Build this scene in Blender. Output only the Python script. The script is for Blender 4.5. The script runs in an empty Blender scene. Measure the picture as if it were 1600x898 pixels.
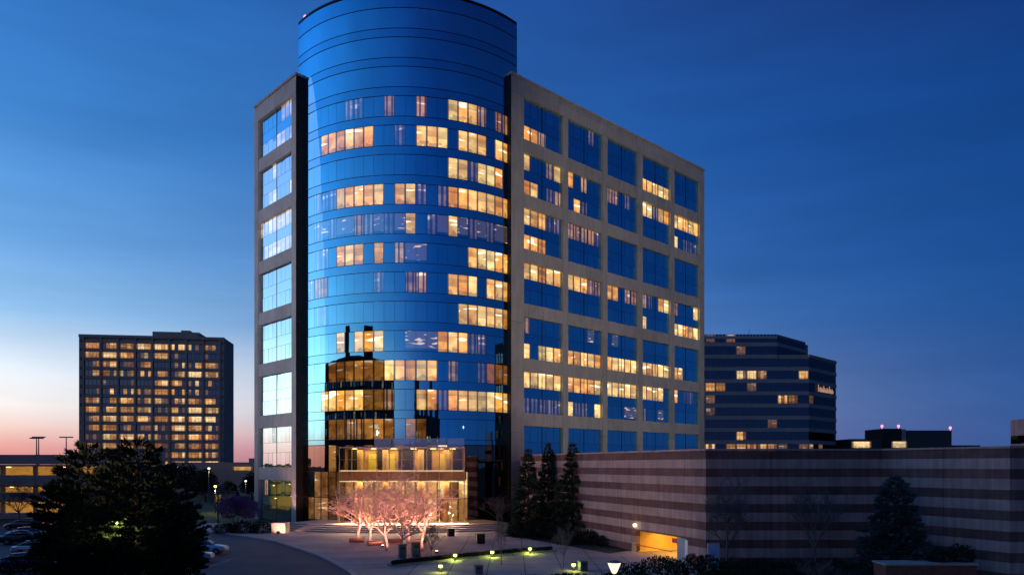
import bpy, math, random
from mathutils import Vector, Matrix, noise
random.seed(7)
sc = bpy.context.scene
COL = sc.collection
R_ = math.radians

# ------------------------------------------------------------------ camera
cam_d = bpy.data.cameras.new('camera')
cam = bpy.data.objects.new('camera', cam_d)
COL.objects.link(cam)
sc.camera = cam
cam.location = (0, 0, 8.5)
cam.rotation_euler = (R_(90), 0, 0)
cam_d.sensor_width = 36
cam_d.lens = 25.83
cam_d.shift_y = 0.173
cam_d.clip_start = 0.5
cam_d.clip_end = 6000

# ------------------------------------------------------------------ sky
SUN_AZ = R_(-82)                       # the sun has set to the left of the view
world = bpy.data.worlds.new('World')
sc.world = world
world.use_nodes = True
wn, wl = world.node_tree.nodes, world.node_tree.links
wn.clear()
def srgb(r, g, b):
    return tuple(((c/255)/12.92 if c/255 <= .04045 else ((c/255+.055)/1.055)**2.4) for c in (r, g, b))
def w_math(op, a, b=None, c=None, clamp=False):
    n = wn.new('ShaderNodeMath'); n.operation = op; n.use_clamp = clamp
    for i, v in enumerate((a, b, c)):
        if v is None: continue
        if isinstance(v, (int, float)): n.inputs[i].default_value = v
        else: wl.new(v, n.inputs[i])
    return n.outputs[0]
tc = wn.new('ShaderNodeTexCoord')
sep = wn.new('ShaderNodeSeparateXYZ'); wl.new(tc.outputs['Generated'], sep.inputs[0])
elev = w_math('DIVIDE', w_math('ARCSINE', sep.outputs[2]), R_(90), clamp=True)      # 0 horizon .. 1 zenith
hyp = w_math('SQRT', w_math('ADD', w_math('MULTIPLY', sep.outputs[0], sep.outputs[0]), w_math('MULTIPLY', sep.outputs[1], sep.outputs[1])))
dot = w_math('DIVIDE', w_math('ADD', w_math('MULTIPLY', sep.outputs[0], math.sin(SUN_AZ)), w_math('MULTIPLY', sep.outputs[1], math.cos(SUN_AZ))), w_math('MAXIMUM', hyp, .001))
def w_ramp(fac, stops):
    n = wn.new('ShaderNodeValToRGB'); wl.new(fac, n.inputs[0])
    e = n.color_ramp.elements
    while len(e) < len(stops): e.new(.5)
    for i, (p, c) in enumerate(stops):
        e[i].position = p; e[i].color = (*srgb(*c), 1)
    n.color_ramp.interpolation = 'EASE' if len(stops) == 2 else 'LINEAR'
    return n.outputs[0]
D = 1/90
glow = w_ramp(elev, [(0, (220, 138, 128)), (1.2*D, (240, 168, 152)), (2.4*D, (253, 216, 200)), (3.8*D, (255, 246, 238)), (6.3*D, (234, 243, 250)),
                     (10*D, (150, 196, 236)), (14.5*D, (108, 166, 224)), (22*D, (66, 134, 206)), (32*D, (42, 108, 186)), (1, (22, 62, 128))])
back = w_ramp(elev, [(0, (56, 96, 160)), (2*D, (48, 96, 168)), (6*D, (36, 92, 168)), (14*D, (24, 84, 164)), (24*D, (20, 72, 150)), (34*D, (28, 54, 124)), (1, (18, 38, 90))])
fac = w_math('SMOOTH_MIN', 1.0, w_math('POWER', w_math('MULTIPLY_ADD', dot, .72, .44, clamp=True), 1.75), .1)
mix = wn.new('ShaderNodeMixRGB'); wl.new(fac, mix.inputs[0]); wl.new(back, mix.inputs[1]); wl.new(glow, mix.inputs[2])
# faint streaks of high cloud
mp = wn.new('ShaderNodeMapping'); wl.new(tc.outputs['Generated'], mp.inputs[0]); mp.inputs['Scale'].default_value = (2.2, 2.2, 15); mp.inputs['Rotation'].default_value = (.05, .09, .3)
nz = wn.new('ShaderNodeTexNoise'); wl.new(mp.outputs[0], nz.inputs[0]); nz.inputs['Scale'].default_value = 1.6; nz.inputs['Detail'].default_value = 5
cl = w_math('MULTIPLY', w_math('SUBTRACT', nz.outputs[0], .5), .36)
cmul = wn.new('ShaderNodeMixRGB'); cmul.blend_type = 'MULTIPLY'; cmul.inputs[0].default_value = 1
wl.new(mix.outputs[0], cmul.inputs[1]); wl.new(w_math('MULTIPLY', w_math('ADD', cl, 1.0), w_math('MULTIPLY', w_math('MULTIPLY_ADD', w_math('POWER', w_math('MAXIMUM', dot, 0), 6.0), .8, 1.0), w_math('MULTIPLY_ADD', w_math('MINIMUM', dot, 0), .55, 1.0))), cmul.inputs[2])
# the physical sky of a sun just below the horizon adds to it
sky = wn.new('ShaderNodeTexSky'); sky.sky_type = 'NISHITA'; sky.sun_disc = False
sky.sun_elevation = R_(1.0); sky.sun_rotation = SUN_AZ
bg1 = wn.new('ShaderNodeBackground'); wl.new(cmul.outputs[0], bg1.inputs[0]); bg1.inputs[1].default_value = 1.04
bg2 = wn.new('ShaderNodeBackground'); wl.new(sky.outputs[0], bg2.inputs[0]); bg2.inputs[1].default_value = .002
adds = wn.new('ShaderNodeAddShader'); wl.new(bg1.outputs[0], adds.inputs[0]); wl.new(bg2.outputs[0], adds.inputs[1])
wo = wn.new('ShaderNodeOutputWorld'); wl.new(adds.outputs[0], wo.inputs[0])

# ------------------------------------------------------------------ afterglow
sun_d = bpy.data.lights.new('sun', 'SUN'); sun = bpy.data.objects.new('sun', sun_d); COL.objects.link(sun)
sun_d.energy = .12; sun_d.angle = R_(40); sun_d.color = (1, .66, .58)
sd = Vector((math.sin(SUN_AZ), math.cos(SUN_AZ), math.tan(R_(7))))
sun.rotation_euler = sd.to_track_quat('Z', 'Y').to_euler()
sun.location = (-60, 20, 60)

# ------------------------------------------------------------------ exposure
sc.view_settings.view_transform = 'Standard'
sc.view_settings.look = 'None'
sc.view_settings.exposure = 0
sc.view_settings.gamma = 1
sc.view_settings.use_curve_mapping = False
sc.cycles.use_denoising = True
sc.cycles.max_bounces = 6
sc.cycles.transparent_max_bounces = 12
sc.cycles.sample_clamp_indirect = 4

# ================================================================== helpers
WM = {}
def place(o, parent, M):
    COL.objects.link(o)
    WM[o] = M
    if parent is not None:
        o.parent = parent
        o.matrix_basis = WM[parent].inverted() @ M
    else:
        o.matrix_basis = M
    return o
def T(x, y, z, rz=0):
    return Matrix.Translation((x, y, z)) @ Matrix.Rotation(rz, 4, 'Z')
def empty(name, M, label, cat, group=None):
    o = bpy.data.objects.new(name, None); o.empty_display_size = .5
    place(o, None, M); tag(o, label, cat, group)
    return o
def tag(o, label=None, cat=None, group=None, kind=None):
    for k, v in (('label', label), ('category', cat), ('group', group), ('kind', kind)):
        if v: o[k] = v
    return o

class MB:
    def __init__(s): s.v = []; s.f = []; s.m = []; s.sm = []
    def face(s, idx, m=0, smooth=False):
        s.f.append(idx); s.m.append(m); s.sm.append(smooth)
    def box(s, x0, x1, y0, y1, z0, z1, m=0, M=None):
        b = len(s.v)
        pts = [(x, y, z) for z in (z0, z1) for y in (y0, y1) for x in (x0, x1)]
        s.v += [tuple(M @ Vector(p)) for p in pts] if M is not None else pts
        for q in ((0, 2, 3, 1), (4, 5, 7, 6), (0, 1, 5, 4), (1, 3, 7, 5), (3, 2, 6, 7), (2, 0, 4, 6)):
            s.face(tuple(b+i for i in q), m)
        return s
    def quad(s, a, b, c, d, m=0):
        i = len(s.v); s.v += [tuple(a), tuple(b), tuple(c), tuple(d)]; s.face((i, i+1, i+2, i+3), m); return s
    def prism(s, pts, z0, z1, m=0, bottom=True):
        n = len(pts); b = len(s.v)
        s.v += [(x, y, z0) for x, y in pts] + [(x, y, z1) for x, y in pts]
        s.face(tuple(b+n+i for i in range(n)), m)
        if bottom: s.face(tuple(b+n-1-i for i in range(n)), m)
        for i in range(n):
            j = (i+1) % n
            s.face((b+i, b+j, b+n+j, b+n+i), m)
        return s
    def tube(s, p0, p1, r0, r1, n=5, m=0, cap=True):
        p0, p1 = Vector(p0), Vector(p1)
        ax = (p1-p0)
        if ax.length < 1e-6: return s
        ax.normalize()
        u = ax.orthogonal().normalized(); w = ax.cross(u)
        b = len(s.v)
        for p, r in ((p0, r0), (p1, r1)):
            for k in range(n):
                a = 2*math.pi*k/n
                s.v.append(tuple(p + (u*math.cos(a)+w*math.sin(a))*r))
        for k in range(n):
            j = (k+1) % n
            s.face((b+k, b+j, b+n+j, b+n+k), m, True)
        if cap:
            s.face(tuple(b+n-1-k for k in range(n)), m); s.face(tuple(b+n+k for k in range(n)), m)
        return s
    def lathe(s, prof, n=16, m=0, c=(0, 0, 0)):
        b = len(s.v)
        for r, z in prof:
            for k in range(n):
                a = 2*math.pi*k/n
                s.v.append((c[0]+r*math.cos(a), c[1]+r*math.sin(a), c[2]+z))
        for i in range(len(prof)-1):
            for k in range(n):
                j = (k+1) % n
                s.face((b+i*n+k, b+i*n+j, b+(i+1)*n+j, b+(i+1)*n+k), m, True)
        s.face(tuple(b+n-1-k for k in range(n)), m)
        e = b+(len(prof)-1)*n
        s.face(tuple(e+k for k in range(n)), m)
        return s
    def mesh(s, name):
        me = bpy.data.meshes.new(name)
        me.from_pydata(s.v, [], s.f)
        me.polygons.foreach_set('material_index', s.m)
        me.polygons.foreach_set('use_smooth', s.sm)
        me.update()
        return me
    def build(s, name, mats, parent=None, M=None):
        me = s.mesh(name)
        for m in (mats if isinstance(mats, (list, tuple)) else [mats]): me.materials.append(m)
        o = bpy.data.objects.new(name, me)
        if M is None: M = WM[parent] if parent is not None else Matrix()
        return place(o, parent, M)

def inst(name, me, mat, parent, M):
    """an object that shares mesh data and carries its own material"""
    if not me.materials: me.materials.append(None)
    o = bpy.data.objects.new(name, me)
    place(o, parent, M)
    o.material_slots[0].link = 'OBJECT'; o.material_slots[0].material = mat
    return o

def copy_tree(o, parent, M, old=None):
    """copy a thing and its parts; M is the world matrix of the copy"""
    c = o.copy()
    base = WM[o]
    place(c, parent, M)
    for ch in list(KIDS.get(o, [])):
        copy_tree(ch, c, M @ base.inverted() @ WM[ch])
        KIDS.setdefault(c, [])
    return c
KIDS = {}
_place = place
def place(o, parent, M):
    _place(o, parent, M)
    if parent is not None: KIDS.setdefault(parent, []).append(o)
    return o

def add_light(name, kind, loc, energy, color, parent=None, size=.3, rot=None, spot=None, size_y=None):
    d = bpy.data.lights.new(name, kind); d.energy = energy; d.color = color
    if kind == 'AREA':
        d.size = size
        if size_y: d.shape = 'RECTANGLE'; d.size_y = size_y
    elif kind in ('POINT', 'SPOT'): d.shadow_soft_size = size
    if kind == 'SPOT': d.spot_size = spot or R_(80); d.spot_blend = .6
    o = bpy.data.objects.new(name, d)
    M = Matrix.Translation(loc)
    if rot is not None: M = M @ Vector(rot).to_track_quat('-Z', 'Y').to_matrix().to_4x4()
    return place(o, parent, M)

# ================================================================== materials
MATS = {}
def newmat(name):
    m = bpy.data.materials.new(name); m.use_nodes = True
    return m, m.node_tree.nodes, m.node_tree.links
def base(name, col, rough=.7, metal=0, var=.12, scale=1.2, bump=.0, detail=6, coords='Object', spec=.35, mot=None, streak=0, objvar=0):
    """principled with two scales of colour variation and fine relief"""
    if name in MATS: return MATS[name]
    m, n, l = newmat(name)
    p = n['Principled BSDF']
    p.inputs['Roughness'].default_value = rough; p.inputs['Metallic'].default_value = metal
    p.inputs['Specular IOR Level'].default_value = spec
    t = n.new('ShaderNodeTexCoord')
    a = n.new('ShaderNodeTexNoise'); a.inputs['Scale'].default_value = scale; a.inputs['Detail'].default_value = detail
    l.new(t.outputs[coords], a.inputs[0])
    r = n.new('ShaderNodeValToRGB'); l.new(a.outputs[0], r.inputs[0])
    e = r.color_ramp.elements
    e[0].position = .3; e[1].position = .72
    c2 = mot or tuple(min(1, c*(1+var)) for c in col)
    e[0].color = (*[c*(1-var) for c in col], 1); e[1].color = (*c2, 1)
    outc = r.outputs[0]
    if streak:                                      # water streaks run down the face
        mpg = n.new('ShaderNodeMapping'); mpg.inputs['Scale'].default_value = (2.2, 2.2, .16); l.new(t.outputs[coords], mpg.inputs[0])
        sn = n.new('ShaderNodeTexNoise'); sn.inputs['Scale'].default_value = 1.3; sn.inputs['Detail'].default_value = 5; l.new(mpg.outputs[0], sn.inputs[0])
        sr = n.new('ShaderNodeMapRange'); l.new(sn.outputs[0], sr.inputs[0]); sr.inputs[1].default_value = .35; sr.inputs[2].default_value = .7; sr.inputs[3].default_value = 1-streak; sr.inputs[4].default_value = 1+streak*.4
        sm = n.new('ShaderNodeMixRGB'); sm.blend_type = 'MULTIPLY'; sm.inputs[0].default_value = 1; l.new(outc, sm.inputs[1]); l.new(sr.outputs[0], sm.inputs[2]); outc = sm.outputs[0]
    if objvar:
        ob = n.new('ShaderNodeObjectInfo'); orr = n.new('ShaderNodeMapRange'); l.new(ob.outputs['Random'], orr.inputs[0]); orr.inputs[3].default_value = 1-objvar; orr.inputs[4].default_value = 1+objvar
        om = n.new('ShaderNodeMixRGB'); om.blend_type = 'MULTIPLY'; om.inputs[0].default_value = 1; l.new(outc, om.inputs[1]); l.new(orr.outputs[0], om.inputs[2]); outc = om.outputs[0]
    l.new(outc, p.inputs['Base Color'])
    if bump:
        b = n.new('ShaderNodeBump'); b.inputs['Strength'].default_value = bump; b.inputs['Distance'].default_value = .02
        a2 = n.new('ShaderNodeTexNoise'); a2.inputs['Scale'].default_value = scale*14; l.new(t.outputs[coords], a2.inputs[0])
        l.new(a2.outputs[0], b.inputs['Height']); l.new(b.outputs[0], p.inputs['Normal'])
    MATS[name] = m
    return m
def emit(name, col, strength):
    if name in MATS: return MATS[name]
    m, n, l = newmat(name)
    n.clear()
    e = n.new('ShaderNodeEmission'); e.inputs[0].default_value = (*col, 1); e.inputs[1].default_value = strength
    o = n.new('ShaderNodeOutputMaterial'); l.new(e.outputs[0], o.inputs[0])
    MATS[name] = m
    return m
def mirror_glass(name, tint, dark, refl=.85, rough=.015, wav=.004):
    """reflective solar glass: tinted mirror over a dark room"""
    m, n, l = newmat(name); n.clear()
    g = n.new('ShaderNodeBsdfGlossy'); g.inputs['Color'].default_value = (*tint, 1); g.inputs['Roughness'].default_value = rough
    d = n.new('ShaderNodeBsdfDiffuse'); d.inputs[0].default_value = (*dark, 1)
    mx = n.new('ShaderNodeMixShader'); mx.inputs[0].default_value = refl
    t = n.new('ShaderNodeTexCoord'); oi = n.new('ShaderNodeObjectInfo')
    ad = n.new('ShaderNodeVectorMath'); ad.operation = 'ADD'; l.new(t.outputs['Object'], ad.inputs[0]); l.new(oi.outputs['Random'], ad.inputs[1])
    w = n.new('ShaderNodeTexNoise'); w.inputs['Scale'].default_value = .55; w.inputs['Detail'].default_value = 1; l.new(ad.outputs[0], w.inputs[0])
    b = n.new('ShaderNodeBump'); b.inputs['Strength'].default_value = 1; b.inputs['Distance'].default_value = wav; l.new(w.outputs[0], b.inputs['Height'])
    l.new(b.outputs[0], g.inputs['Normal'])
    l.new(d.outputs[0], mx.inputs[1]); l.new(g.outputs[0], mx.inputs[2])
    o = n.new('ShaderNodeOutputMaterial'); l.new(mx.outputs[0], o.inputs[0])
    MATS[name] = m
    return m
def lit_glass(name, lo, hi, strength, tint, refl, cut=0.0, spots=.6, xs=1.0):
    """a lit room behind glass: lamp light, blinds and furniture vary from pane to pane"""
    m, n, l = newmat(name); n.clear()
    def mt(op, a, b=None, c=None, clamp=False):
        q = n.new('ShaderNodeMath'); q.operation = op; q.use_clamp = clamp
        for i, v in enumerate((a, b, c)):
            if v is None: continue
            if isinstance(v, (int, float)): q.inputs[i].default_value = v
            else: l.new(v, q.inputs[i])
        return q.outputs[0]
    t = n.new('ShaderNodeTexCoord'); oi = n.new('ShaderNodeObjectInfo')
    s = n.new('ShaderNodeSeparateXYZ'); l.new(t.outputs['Generated'], s.inputs[0])
    geo = n.new('ShaderNodeNewGeometry')
    rnd = oi.outputs['Random']
    cv = n.new('ShaderNodeVectorMath'); cv.operation = 'MULTIPLY'; l.new(geo.outputs['Position'], cv.inputs[0]); cv.inputs[1].default_value = (1, 1, 1)
    a = n.new('ShaderNodeTexNoise'); a.inputs['Scale'].default_value = .7; a.inputs['Detail'].default_value = 2; l.new(cv.outputs[0], a.inputs[0])
    # colour: orange to pale, by pane and by place in the room
    mixf = mt('ADD', mt('MULTIPLY_ADD', rnd, .95, -.2), mt('MULTIPLY_ADD', a.outputs[0], 1.3, -.5), clamp=True)
    cm = n.new('ShaderNodeMixRGB'); l.new(mixf, cm.inputs[0]); cm.inputs[1].default_value = (*lo, 1); cm.inputs[2].default_value = (*hi, 1)
    # lower part holds desks and cabinets
    zz = s.outputs[2]
    fur = n.new('ShaderNodeTexNoise'); fur.inputs['Scale'].default_value = 1.3; fur.inputs['Detail'].default_value = 1; l.new(cv.outputs[0], fur.inputs[0])
    furn = mt('LESS_THAN', zz, mt('MULTIPLY_ADD', fur.outputs[0], .9, -.30))
    k = mt('MULTIPLY_ADD', furn, -.42, 1.0)
    # the inner frame of each pane is dark against the room
    xx = s.outputs[0]
    edge = mt('MULTIPLY', mt('GREATER_THAN', xx, .085), mt('LESS_THAN', xx, .915))
    k = mt('MULTIPLY', k, mt('MULTIPLY_ADD', edge, .82, .18))
    # ceiling lamps, short streaks near the top
    sc2 = n.new('ShaderNodeVectorMath'); sc2.operation = 'MULTIPLY'; l.new(geo.outputs['Position'], sc2.inputs[0]); sc2.inputs[1].default_value = (1.0, 1.0, 4.2)
    lam = n.new('ShaderNodeTexNoise'); lam.inputs['Scale'].default_value = .5; lam.inputs['Detail'].default_value = 0; l.new(sc2.outputs[0], lam.inputs[0])
    lamp = mt('MULTIPLY', mt('MULTIPLY', mt('MULTIPLY_ADD', lam.outputs[0], 12.0, -7.6, clamp=True), mt('GREATER_THAN', zz, .5)), edge)
    wn1 = n.new('ShaderNodeTexWhiteNoise'); wn1.noise_dimensions = '1D'; l.new(mt('MULTIPLY', rnd, 311.7), wn1.inputs['W'])
    wn2 = n.new('ShaderNodeTexWhiteNoise'); wn2.noise_dimensions = '1D'; l.new(mt('MULTIPLY', rnd, 97.3), wn2.inputs['W'])
    blind = mt('MULTIPLY', mt('GREATER_THAN', zz, mt('MULTIPLY_ADD', wn2.outputs[0], -.9, 1.25)), edge)      # a blind pulled part of the way down
    ceil_ = mt('GREATER_THAN', zz, .8)
    bright = mt('MULTIPLY', k, mt('MULTIPLY_ADD', a.outputs[0], .7, mt('MULTIPLY_ADD', wn1.outputs[0], .6, mt('MULTIPLY_ADD', ceil_, .22, .08))))
    lamp = mt('MULTIPLY', lamp, mt('SUBTRACT', 1.0, blind))
    bright = mt('MULTIPLY', bright, mt('MULTIPLY_ADD', blind, -.38, 1.0))
    st = mt('MULTIPLY', mt('MULTIPLY_ADD', lamp, spots*1.6, bright), strength)
    if cut:                                         # only slits of the room show between blinds
        vis = mt('GREATER_THAN', mt('FRACT', mt('MULTIPLY_ADD', s.outputs[0], 2.0, mt('MULTIPLY', rnd, 7))), cut)
        st = mt('MULTIPLY', st, mt('MULTIPLY_ADD', vis, .85, .15))
    cm2 = n.new('ShaderNodeMixRGB'); l.new(mt('MULTIPLY', lamp, .6), cm2.inputs[0]); l.new(cm.outputs[0], cm2.inputs[1]); cm2.inputs[2].default_value = (1, .88, .68, 1)
    e = n.new('ShaderNodeEmission'); l.new(cm2.outputs[0], e.inputs[0]); l.new(st, e.inputs[1])
    g = n.new('ShaderNodeBsdfGlossy'); g.inputs['Color'].default_value = (*[c*refl for c in tint], 1); g.inputs['Roughness'].default_value = .02
    add = n.new('ShaderNodeAddShader'); l.new(e.outputs[0], add.inputs[0]); l.new(g.outputs[0], add.inputs[1])
    o = n.new('ShaderNodeOutputMaterial'); l.new(add.outputs[0], o.inputs[0])
    MATS[name] = m
    return m
def glint_glass(name, tint, refl):
    """dark room where only the lamps of the ceiling show through the reflection"""
    m, n, l = newmat(name); n.clear()
    t = n.new('ShaderNodeTexCoord'); s = n.new('ShaderNodeSeparateXYZ'); l.new(t.outputs['Generated'], s.inputs[0])
    geo = n.new('ShaderNodeNewGeometry')
    v = n.new('ShaderNodeVectorMath'); v.operation = 'MULTIPLY'; l.new(geo.outputs['Position'], v.inputs[0]); v.inputs[1].default_value = (.55, .55, 2.2)
    lam = n.new('ShaderNodeTexNoise'); lam.inputs['Scale'].default_value = 1.2; lam.inputs['Detail'].default_value = 1; l.new(v.outputs[0], lam.inputs[0])
    def mt(op, a, b):
        q = n.new('ShaderNodeMath'); q.operation = op
        for i, x in enumerate((a, b)):
            if isinstance(x, (int, float)): q.inputs[i].default_value = x
            else: l.new(x, q.inputs[i])
        return q.outputs[0]
    ln = mt('MAXIMUM', mt('MINIMUM', mt('MULTIPLY', mt('SUBTRACT', lam.outputs[0], .60), 9.0), .75), .05)
    st = mt('MULTIPLY', ln, mt('GREATER_THAN', s.outputs[2], .15))
    e = n.new('ShaderNodeEmission'); e.inputs[0].default_value = (1, .66, .36, 1); l.new(mt('MULTIPLY', st, 1.0), e.inputs[1])
    g = n.new('ShaderNodeBsdfGlossy'); g.inputs['Color'].default_value = (*[c*refl for c in tint], 1); g.inputs['Roughness'].default_value = .02
    add = n.new('ShaderNodeAddShader'); l.new(e.outputs[0], add.inputs[0]); l.new(g.outputs[0], add.inputs[1])
    o = n.new('ShaderNodeOutputMaterial'); l.new(add.outputs[0], o.inputs[0])
    MATS[name] = m
    return m
def clear_glass(name, tint, refl):
    m, n, l = newmat(name); n.clear()
    tr = n.new('ShaderNodeBsdfTransparent'); tr.inputs[0].default_value = (*tint, 1)
    g = n.new('ShaderNodeBsdfGlossy'); g.inputs['Color'].default_value = (.8, .9, 1, 1); g.inputs['Roughness'].default_value = .01
    mx = n.new('ShaderNodeMixShader'); mx.inputs[0].default_value = refl
    l.new(tr.outputs[0], mx.inputs[1]); l.new(g.outputs[0], mx.inputs[2])
    o = n.new('ShaderNodeOutputMaterial'); l.new(mx.outputs[0], o.inputs[0])
    MATS[name] = m
    return m

TINT = (.28, .74, .92)
G_DARK = mirror_glass('reflective blue glass', TINT, (.004, .008, .02), .9)
G_SPAN = mirror_glass('reflective blue spandrel glass', (.24, .66, .86), (.004, .008, .02), .9)
G_LEFT = mirror_glass('pale reflective glass', (.50, .78, .90), (.01, .015, .02), .92)
G_BASE = mirror_glass('dark bronze glass', (.30, .27, .25), (.004, .003, .003), .85)
LO, HI = (.92, .34, .04), (1, .72, .27)
L_B = lit_glass('brightly lit office behind glass', LO, HI, 1.3, TINT, .32)
L_M = lit_glass('half lit office behind glass', (.75, .30, .09), (.9, .55, .32), .62, TINT, .5, cut=.35)
L_D = lit_glass('dim office behind glass', (.45, .25, .2), (.7, .5, .45), .32, TINT, .75, cut=.55, spots=.8)
L_O = lit_glass('amber office behind dark reflection', (.42, .13, .02), (.85, .36, .06), .55, TINT, .35, spots=.15)
L_G = glint_glass('ceiling lamps behind blue glass', TINT, .85)
L_P = lit_glass('pale lit office behind bright reflection', (.8, .55, .4), (1, .85, .7), .55, (.62, .86, .98), .75, spots=.3)
BOW = {'.': G_DARK, 'b': L_B, 'm': L_M, 'd': L_D, 'o': L_O, 'g': L_G, 'p': L_P}
STONE = base('beige precast stone', (.47, .43, .37), .8, var=.10, scale=.5, bump=.12, streak=.16, objvar=.09)
STONE_D = base('grey beige precast stone', (.48, .445, .40), .8, var=.10, scale=.5, bump=.12, streak=.16, objvar=.09)
METAL_D = base('dark anodised metal', (.025, .027, .03), .4, .6, var=.1)
METAL_L = base('brushed pale metal', (.55, .53, .5), .35, .8, var=.06)
BLACKB = base('dark room backing', (.008, .009, .012), .8)
CONC = base('pale concrete paving', (.40, .335, .30), .8, var=.24, scale=.22, bump=.25)
CONC_D = base('weathered concrete', (.26, .25, .235), .85, var=.16, scale=.3, bump=.3)
ASPH = base('asphalt', (.085, .085, .09), .75, var=.22, scale=.3, bump=.35)
LAWN = base('winter lawn', (.035, .045, .018), .95, var=.35, scale=.25, bump=.5)
SOIL = base('bark mulch', (.03, .02, .014), .95, var=.35, scale=2, bump=.6)

# ================================================================== ground
def sheet(name, pts, z, mat, kind='structure'):
    b = MB(); i = 0
    b.v += [(x, y, z) for x, y in pts]; b.face(tuple(range(len(pts))))
    return tag(b.build(name, mat), kind=kind)
sheet('ground', [(-2500, -600), (2500, -600), (2500, 4500), (-2500, 4500)], -.03, LAWN)
kerb_pts = [(-62, 101.5), (-46, 97.2), (-38, 92.6), (-31, 86.5), (-26, 81), (-21.5, 74), (-18, 68.5), (-15, 62.5), (-12.6, 57.5), (-10.6, 52), (-8.5, 45), (-6, 36), (-4, 25), (-3, 10)]
road_pts = kerb_pts + [(-3, -40), (-140, -40), (-140, 101.5)]
sheet('road', [(x+.0, y) for x, y in reversed(road_pts)], .0, ASPH)
# plaza as a raised slab with a kerb
plaza_pts = [(x+.3, y+.1) for x, y in kerb_pts] + [(24, 10), (18, 40), (14.3, 55), (15.2, 62.3), (11.5, 72), (9.2, 69.6), (2.5, 82), (-3.2, 95), (-4.6, 100.5), (-.5, 105), (-1, 112), (-31, 112), (-31.5, 106.5), (-38, 106), (-50, 106), (-62, 105)]
b = MB(); b.prism(list(reversed(plaza_pts)), -.02, .12)
plaza = tag(b.build('plaza_pavement', CONC), kind='structure')
def strip_along(pts, w, z0, z1):
    b = MB()
    L = [Vector(p) for p in pts]
    off = []
    for i, p in enumerate(L):
        d = (L[min(i+1, len(L)-1)]-L[max(i-1, 0)]).normalized()
        off.append(p + Vector((-d.y, d.x))*w)
    for i in range(len(L)-1):
        a0, a1, c1, c0 = L[i], L[i+1], off[i+1], off[i]
        v = len(b.v)
        for z in (z0, z1): b.v += [(*q, z) for q in (a0, a1, c1, c0)]
        b.face((v+4, v+5, v+6, v+7)); b.face((v, v+1, v+5, v+4)); b.face((v+2, v+3, v+7, v+6))
    return b
tag(strip_along(kerb_pts, .34, -.02, .135).build('kerb', base('kerb stone', (.40, .38, .35), .8, var=.1)), kind='structure')
# lawn beside the walkway
sheet('lawn', list(reversed([(9.2, 69.6), (2.5, 82), (-3.2, 95), (-4.6, 100.5), (-.3, 104.5), (1.6, 98), (12.1, 71.9)])), .02, LAWN)
# paving joints of the plaza
jb = MB()
for k in range(13):
    y = 46+k*4
    x0, x1 = -7.5-(max(0, y-45))*.42, 11
    if y > 72: x1 = 9-(y-70)*.45
    jb.box(x0, x1, y, y+.08, .121, .125)
for k in range(7):
    x = -8+k*3
    y1 = min(88, 70+(9-x)*2)
    y = 46
    while y < y1:
        jb.box(x, x+.08, y+.1, min(y+3.98, y1), .1212, .1252); y += 4
tag(jb.build('paving_joint', base('dark paving joint', (.12, .11, .1), .9), plaza), kind='stuff')
# car park bay lines on the asphalt
lb = MB()
for k in range(9):
    lb.box(-47+k*2.7, -46.88+k*2.7, 61.2, 66.6, .004, .008)
tag(lb.build('bay_marking', base('worn white road paint', (.5, .5, .48), .8, var=.3, scale=3)), kind='structure')

# curved terrace steps before the tower
ACX, ACY, AR = -15.3, 121.0, 20.8
AH = math.asin(16/AR)
def arc_pt(r, th): return (ACX+r*math.sin(th), ACY-r*math.cos(th))
def ring(b, r0, r1, z0, z1, t0, t1, n, m=0):
    """closed curved band between radii r0<r1; the round faces have vertices of their own so that they shade smoothly"""
    A = [t0+(t1-t0)*i/n for i in range(n+1)]
    for r, out in ((r1, True), (r0, False)):
        v = len(b.v)
        for a in A: b.v += [(*arc_pt(r, a), z0), (*arc_pt(r, a), z1)]
        for i in range(n):
            q = (v+2*i, v+2*i+2, v+2*i+3, v+2*i+1)
            b.face(q if out else q[::-1], m, True)
    for z, up in ((z1, True), (z0, False)):
        v = len(b.v)
        for a in A: b.v += [(*arc_pt(r1, a), z), (*arc_pt(r0, a), z)]
        for i in range(n):
            q = (v+2*i, v+2*i+2, v+2*i+3, v+2*i+1)
            b.face(q if up else q[::-1], m)
    for a, first in ((A[0], True), (A[-1], False)):
        v = len(b.v)
        b.v += [(*arc_pt(r1, a), z0), (*arc_pt(r1, a), z1), (*arc_pt(r0, a), z1), (*arc_pt(r0, a), z0)]
        q = (v, v+1, v+2, v+3)
        b.face(q if first else q[::-1], m)
    return b
for k, (r, z) in enumerate(((27.6, .8), (28.6, .63), (29.6, .46), (30.6, .29))):
    b = ring(MB(), AR-1 if k == 0 else 26.5, r, -.01+k*.001, z, R_(-33), R_(33), 40)
    tag(b.build('terrace_step', CONC), kind='structure')

# ================================================================== office tower
tower = empty('office_tower', T(-15, 115, 0), 'tall office tower with curved blue glass front between two stone window wings', 'building')
HEAD0 = 58.8
def curved_mesh(name, r, t0, t1, z0, z1, n, th=.05):
    return ring(MB(), r-th, r, z0, z1, t0, t1, n)
# dark core behind the curved glass
core_pts = [arc_pt(AR-.3, -AH+2*AH*i/32) for i in range(33)]
core_pts += [(ACX+15.9, 135), (ACX-15.9, 135)]
MB().prism(core_pts, 0, 73.0).build('core', BLACKB, tower, Matrix())
MB().prism([arc_pt(AR+.02, -AH+2*AH*i/32) for i in range(33)] + [(ACX+16, 135.2), (ACX-16, 135.2)], 73.0, 73.25).build('roof', METAL_D, tower, Matrix())
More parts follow.
